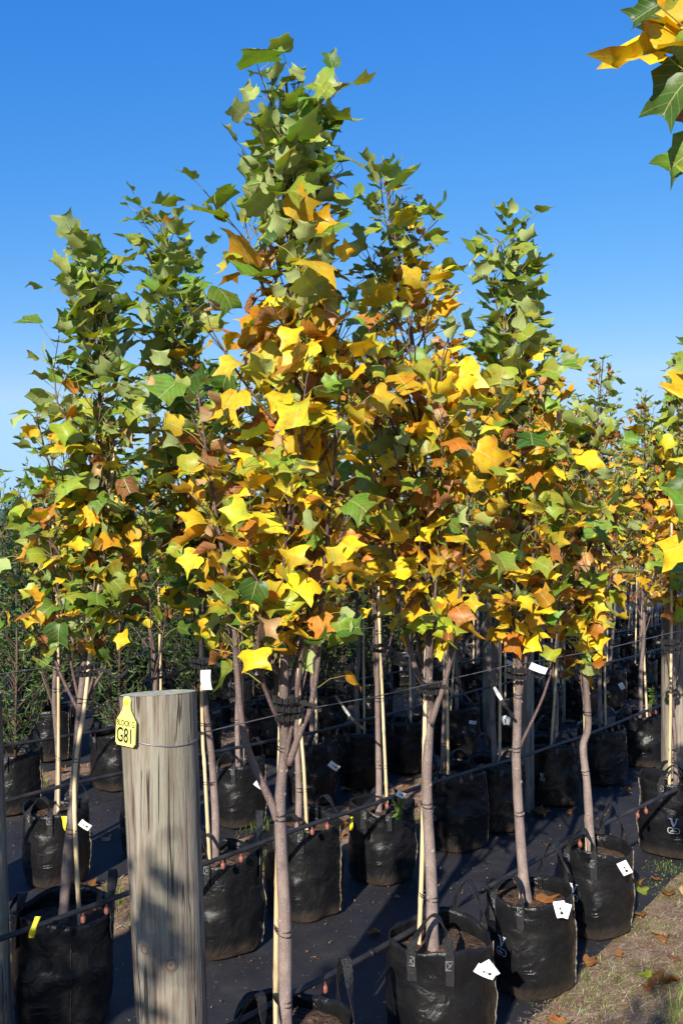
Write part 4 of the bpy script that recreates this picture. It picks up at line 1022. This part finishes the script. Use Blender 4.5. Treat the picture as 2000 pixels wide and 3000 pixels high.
# ------------------------------------------------------------------ irrigation pipes, wires, ties
def pipe(d, s0, s1, h, label, seed, drips=True):
    r = random.Random(seed); x0, y0 = ds(d, s0); root = empty('irrigation_pipe', (x0, y0, h), label, 'pipe', 'irrigation pipes strung along the rows')
    pts = []; K = 70
    for i in range(K + 1):
        s = s0 + (s1 - s0) * i / K; x, y = ds(d + .012 * noise.noise(Vector((s * .8, seed, 0))), s)
        pts.append(Vector((x, y, h + .014 * math.sin(s * 1.9 + seed) + .008 * noise.noise(Vector((s * 2.5, seed, 4))))))
    mb = WMB(); mb.tube(pts, .0088, 8); mb.build('pipe_run', M['pipe'], root)
    if drips:
        db = []; s = s0 + .2
        while s < s1 - .1 and len(db) < 26:
            for o in (0, .085):
                i = (s + o - s0) / (s1 - s0) * K; a = pts[min(K - 1, int(i))].lerp(pts[min(K, int(i) + 1)], i % 1)
                m = WMB(); m.tube([a + Vector((0, 0, -.004)), a + Vector((.002, -.004, -.018))], [.004, .0035], 6); m.tube([a + Vector((.002, -.004, -.016)), a + Vector((.002, -.006, -.022)), a + Vector((.003, -.008, -.034)), a + Vector((.003, -.008, -.04))], [.0045, .0085, .008, .003], 8)
                m.build('dripper', M['dripper'], root); db.append(1)
            s += .52 * r.uniform(.85, 1.1)
        for i in range(3, K, 5):
            m = WMB(); d_ = (pts[i + 1] - pts[i]).normalized(); m.tube([pts[i] - d_ * .006, pts[i] + d_ * .006], .0108, 8); m.build('pipe_clip', M['tie'], root)
    return root
pipe(ROW[1] + .10, 1.2, 9.5, .35, 'black irrigation pipe with brown drippers behind the front row of bags', 1)
pipe(ROW[2] - .17, .9, 11, .42, 'black irrigation pipe passing in front of the second row of trunks', 2)
pipe(ROW[3] - .15, .9, 14, .455, 'black irrigation pipe along the third row behind the thick post', 3, False)
pipe(ROW[4] - .15, .9, 14, .42, 'black irrigation pipe along the shaded fourth row', 4, False)
def wire(d, s0, s1, h0, h1, label, seed, wrap=None):
    x0, y0 = ds(d, s0); a = wrap or Vector((x0, y0, h0)); root = empty('support_wire', a, label, 'wire', 'support wires strung along the rows'); pts = [a]
    for i in range(1, 25):
        t = i / 24; x, y = ds(d, s0 + (s1 - s0) * t); pts.append(Vector((x, y, h0 + (h1 - h0) * t - .012 * math.sin(t * 18.8) ** 2)))
    mb = WMB(); mb.tube(pts, .0015, 5, False); mb.build('wire_run', M['wire'], root)
    if wrap is not None:
        z = h0 - .0; cx, cy = ptop.x - slope * (ptop.z - z), ZP; ring = []
        for i in range(40):
            th = math.radians(20) - math.radians(330) * i / 39; ring.append(Vector((cx + (RP_T + .001) * math.cos(th), cy + (RP_T + .001) * math.sin(th), z + .006 * math.sin(th * 2))))
        mb = WMB(); mb.tube(ring, .0015, 5, False); mb.build('wire_loop', M['wire'], root)
    return root
sP = ptop.x * EX + ZP * EY
wire(ROW[1], sP + .07, 9.5, 1.128, 1.10, 'thin wire wound round the thick post and running along the front trunks', 1, Vector((ptop.x + RP_T * .96, ZP + .02, 1.128)))
wire(ROW[2], .6, 11, 1.15, 1.13, 'thin wire at fork height along the second row of trunks', 2)
wire(ROW[3], .6, 13, 1.15, 1.12, 'thin wire along the third row of trunks', 3)

def plastic_tie(px, py, Z, r, label, rows=2, tail=True, seed=0):
    c = P(px, py, Z); rd = random.Random(seed); root = empty('plastic_tie', c, label, 'plant tie', 'black toothed ties holding trunks to the wires')
    for q in range(rows):
        mb = WMB(); vs = []; n = 56; rr_ = r * rd.uniform(.78, .95); ex = rd.uniform(.1, .45); tl = rd.uniform(-.35, .35); o0 = Vector((rd.uniform(-.006, .006), 0, -.022 * q))
        for i in range(n):
            th = 2 * math.pi * i / n; k = (1, 1, 1.16, 1.16)[i % 4]; hh = .005
            p = c + o0 + Vector((rr_ * (1 + ex) * math.cos(th), rr_ * math.sin(th), tl * rr_ * math.cos(th)))
            u = Vector((math.cos(th), math.sin(th), 0))
            for dz in (-hh, hh * (1.7 if i % 4 > 1 else 1)): vs += [p + Vector((0, 0, dz)), p + Vector((0, 0, dz)) + u * (.002 + .006 * (k > 1))]
        fs = []
        for i in range(n):
            a, b = i * 4, ((i + 1) % n) * 4; fs += [(a, b, b + 2, a + 2), (a + 1, a + 3, b + 3, b + 1), (a, a + 1, b + 1, b), (a + 2, b + 2, b + 3, a + 3)]
        mb.add(vs, fs); mb.build('toothed_band', M['tie'], root, smooth=False)
    if tail:
        mb = WMB(); a = c + Vector((r * 1.3, -r * .4, -.005)); 
        for s in range(5): mb.box(a + Vector((.012 * s, 0, -.003 * s * s * .4)), (.006, .0012, .007 if s % 2 else .0045))
        mb.build('tie_tail', M['tie'], root, smooth=False)
for a in ((842, 2050, 2.39, .024, 'toothed black tie round the forked trunk beside the thick post', 3), (1256, 2005, 2.88, .024, 'shiny toothed black tie on the narrow V forked trunk', 2), (1515, 1965, 3.25, .022, 'dark plastic tie on the third front trunk', 2),
          (258, 1955, 2.96, .026, 'black plastic tie on the shaded tree at the left', 2), (588, 1935, 3.40, .024, 'black plastic tie above the thick post on the pale cane', 2), (1106, 1892, 4.10, .024, 'black tie on the thin trunk between the front trees', 2),
          (1304, 1878, 4.53, .024, 'black tie on the trunk behind the narrow V fork', 2), (1968, 1880, 4.13, .026, 'black toothed tie on the cane before the pale post', 3)):
    plastic_tie(a[0], a[1], a[2], a[3], a[4], a[5], True, int(a[0]))
def strap(x0, y0, x1, y1, Z, label, w=.006):
    a, b = P(x0, y0, Z), P(x1, y1, Z); root = empty('loose_tie', a, label, 'plant tie', 'loose ends of black ties'); mb = WMB(); d = (b - a).normalized(); n = Vector((0, -1, 0)); q = d.cross(n).normalized(); vs = []; K = 8
    for i in range(K + 1):
        p = a.lerp(b, i / K) + Vector((0, .01 * math.sin(i), -.012 * math.sin(math.pi * i / K)))
        for u, v in ((-1, -1), (1, -1), (1, 1), (-1, 1)): vs.append(p + q * (w * u * (1 if i % 2 else .75)) + n * (.0012 * v))
    mb.add(vs, [(i * 4 + k, i * 4 + (k + 1) % 4, i * 4 + 4 + (k + 1) % 4, i * 4 + 4 + k) for i in range(K) for k in range(4)]); mb.build('strip', M['tie'], root, smooth=False)
strap(1330, 1992, 1408, 2080, 4.4, 'loose grey strip slanting right of the narrow V forked trunk'); strap(982, 2038, 1066, 2138, 4.0, 'loose dark strip hanging between the forked trunk and the cane')
strap(1428, 1975, 1506, 2102, 3.2, 'black strip slanting down to the third front trunk'); strap(1646, 1942, 1680, 2022, 5.2, 'thin loose strip right of the third front trunk')
strap(318, 2000, 392, 1942, 3.9, 'loose black strip just above the thick post at left'); strap(420, 1995, 590, 1938, 3.6, 'long loose black strip right above the thick post')

# ------------------------------------------------------------------ labels and ribbons
def lab(px, py, Z, ang, w, h, label, **k):
    a = math.radians(ang); w *= .8; h *= .8; plant_label(P(px, py, Z), (math.cos(a), -.25, math.sin(a)), (-math.sin(a), -.12, math.cos(a)), w, h, label, **k)
lab(1422, 2846, 2.70, 62, .040, .078, 'paired white labels on the right rim of the largest front bag')
lab(1641, 2664, 3.10, 14, .046, .072, 'white label with a slot hanging on the bag that holds a rusty leaf')
lab(1829, 2543, 3.48, 30, .046, .068, 'single bent white label on the bag beside the dirt path', second=False)
lab(762, 2300, 4.70, 52, .042, .072, 'white label on the bag seen left of the forked front trunk', second=False)
lab(978, 2244, 5.12, 52, .045, .075, 'white label on the bag behind and right of the forked trunk', second=False)
lab(250, 2417, 3.92, 52, .040, .060, 'white label right of a yellow ribbon on the left bag', second=False)
lab(1173, 2327, 4.0, 60, .034, .045, 'small shaded label on the bag between the two front trunks', second=False)
lab(606, 1992, 3.38, 3, .046, .090, 'long blank white label hanging right above the thick post', second=False, keyhole=False, bend=.6)
lab(1384, 2116, 6.2, 80, .03, .06, 'small white label far back between second and third front trunks', second=False)
lab(1478, 2110, 6.2, 20, .05, .075, 'white label in the dark left of the third front trunk')
lab(1820, 2010, 6.4, 30, .04, .06, 'small white label in the dark crowd right of the crooked trunk', second=False, keyhole=False)
lab(1576, 1958, 3.2, 68, .03, .075, 'grey white label tilted on the third front tree tie', second=False, keyhole=False)
lab(1493, 1942, 5.5, 60, .03, .06, 'tiny white label left of the third front trunk near wire height', second=False, keyhole=False)
lab(1200, 1920, 6.0, 85, .02, .07, 'thin white label edge left of the narrow V forked trunk', second=False, keyhole=False)
def ribbon(px, py, Z, w, h, lean, label):
    c = P(px, py, Z); root = empty('yellow_ribbon', c + Vector((0, 0, h / 2)), label, 'ribbon', 'yellow marker ribbons'); mb = WMB(); vs = []; K = 10
    for i in range(K + 1):
        t = i / K; p = c + Vector((lean * (t - .5) * h, -.015 * math.sin(math.pi * t) - .004, h / 2 - h * t)); e = w / 2 * (1 - .15 * math.sin(t * 7))
        for o in (0, .001): vs += [p + Vector((-e, o, 0)), p + Vector((e, o - .004 * math.sin(3 * t), 0))]
    fs = []
    for i in range(K):
        a, b = 4 * i, 4 * i + 4; fs += [(a, a + 1, b + 1, b), (a + 2, b + 2, b + 3, a + 3), (a, b, b + 2, a + 2), (a + 1, a + 3, b + 3, b + 1)]
    mb.add(vs, fs); mb.build('ribbon_strip', M['yellow'], root)
ribbon(201, 2416, 3.94, .032, .072, .35, 'yellow ribbon on the bag at left beside a white label')
ribbon(104, 2715, 2.78, .017, .062, -.3, 'small yellow ribbon in the shade at the bottom left bag')
ribbon(1029, 2412, 3.95, .012, .055, -.1, 'narrow yellow ribbon on the rim of the bag with the weed')

# ------------------------------------------------------------------ weeds and fallen leaves
def weed(p, h, label, seed, n=16):
    r = random.Random(seed); root = empty('weed', p, label, 'weed', 'small green weeds'); lv = Leaves('lo')
    for q in range(3):
        a = Vector(p); e = a + Vector((r.gauss(0, h * .2), r.gauss(0, h * .2), h * r.uniform(.6, 1))); lv.stalk(a, e, .0018, (.14, .22, .04))
        for i in range(n // 3):
            t = r.uniform(.2, 1); d = Vector((r.gauss(0, 1), r.gauss(0, 1), .5)).normalized(); lv.leaf(a.lerp(e, t), d, Vector((0, 0, 1)), r.uniform(.018, .032), 'green', r)
    lv.build('weed_leaves', root)
weed(P(1160, 2398, 4.03), .075, 'small pale green weed sprouting in a bag between the front trunks', 1)
weed((*ds(ROW[1] - .2, 5.35), .0), .05, 'low green weed on the dirt path by the right edge', 2); weed(P(1742, 2303, 5.8) * 1.0, .05, 'tiny green weed on the dark mat right of the crooked trunk', 3)
weed(P(1905, 2080, 5.9), .16, 'upright young weed in the dark left of the pale post', 4, 30)
rl = random.Random(42)
def fallen(px, py, kind, s, label, h=.012, d=None):
    if d is None: Z = F * (EYE - h) / (py - HY); x, y = (px - CX) * Z / F, Z
    else: x, y = d
    s *= .68; root = empty('fallen_leaf', (x, y, h), label, 'fallen leaf', 'fallen leaves on the ground'); lv = Leaves('lo'); a = rl.uniform(0, 6.28)
    ax = Vector((math.cos(a), math.sin(a), rl.uniform(0, .3))); b = Vector((x, y, h + .006))
    lv.leaf(b, ax, Vector((rl.gauss(0, .3), rl.gauss(0, .3), 1)), s, kind, rl, rl.uniform(.15, .5)); lv.stalk(b, b - ax * s * .7 + Vector((0, 0, .004)), .0011, (.25, .15, .06)); lv.build('leaf_blade', root)
FL = [((1870, 2582), 'fallen', .09, 'orange fallen leaf on the mat beside the olive one'), ((1876, 2604), 'olive', .10, 'flat olive fallen leaf on the mat corner by the path'), ((1922, 2582), 'fallen', .07, 'curled orange leaf at the mat corner right of the olive leaf'), ((1872, 2678), 'fallen', .08, 'orange fallen leaf on the mat edge below the bent white label'),
      ((1934, 2744), 'tan', .07, 'tan leaf on the dirt path right of the front bags'), ((1951, 2750), 'fallen', .06, 'small orange leaf right of the tan one on the path'), ((1713, 2826), 'rust', .08, 'rusty fallen leaf against the bag foot beside the path'), ((1919, 2858), 'fallen', .08, 'bright orange leaf lying alone on the dirt path'),
      ((1973, 2818), 'fallen', .07, 'orange leaf near the right edge of the path'), ((1986, 2882), 'fallen', .085, 'orange leaf in the grass near the bottom right shadow'), ((1904, 2906), 'fallen', .07, 'orange leaf standing in the grass patch on the path'), ((1955, 2626), 'rust', .07, 'rusty leaf at the right edge of the mat'),
      ((1996, 2622), 'tan', .08, 'tan leaf cut off by the right edge on the path'), ((1603, 2997), 'fallen', .08, 'orange leaf at the very bottom of the path'), ((1640, 2996), 'tan', .08, 'tan leaf at the bottom edge by the largest bag'), ((1565, 2387), 'rust', .12, 'big rusty leaf on the shaded mat behind the third trunk'),
      ((1598, 2382), 'fallen', .09, 'orange leaf on the shaded mat right of the big rusty one'), ((1670, 2386), 'rust', .07, 'small rusty leaf on the mat left of the crooked trunk'), ((1838, 2321), 'rust', .08, 'rusty leaf on the mat above the pipe at right'), ((1110, 2738), 'tan', .07, 'tan leaf lying on the pipe left of the largest bag'),
      ((925, 2812), 'tan', .03, 'tiny tan leaf on the mat beside the forked trunk'), ((1158, 2632), 'tan', .03, 'tiny pale scrap on the mat between the front bags'), ((1895, 2868), 'lime', .06, 'yellow green leaf on the path near the grass'), ((1800, 2800), 'rust', .05, 'small rusty leaf in the middle of the path')]
for (p, k, s, l) in FL: fallen(*p, k, s, l)
fallen(0, 0, 'fallen', .10, 'rusty orange leaf lying inside the rim of a front row bag', .30, (rowpx(ROW[1], 1575)[0], rowpx(ROW[1], 1550)[1] - .02))
for i in range(120): fallen(0, 0, rl.choice(('fallen', 'rust', 'rust', 'tan')), rl.uniform(.05, .09), 'small rust brown fallen leaf on the bare strip between second and third rows', .008, ds(rl.uniform(3.02, 3.66), rl.uniform(1.6, 7.5)))
for i in range(60): fallen(0, 0, rl.choice(('fallen', 'rust', 'tan')), rl.uniform(.06, .10), 'rust brown fallen leaf on the strip far behind the third row', .012, ds(rl.choice((rl.uniform(4.95, 5.5), rl.uniform(3.6, 4.9))), rl.uniform(2.0, 9)))
for o in list(COL.objects):
    if o.type == 'EMPTY' and 'base' in o: del o['base']
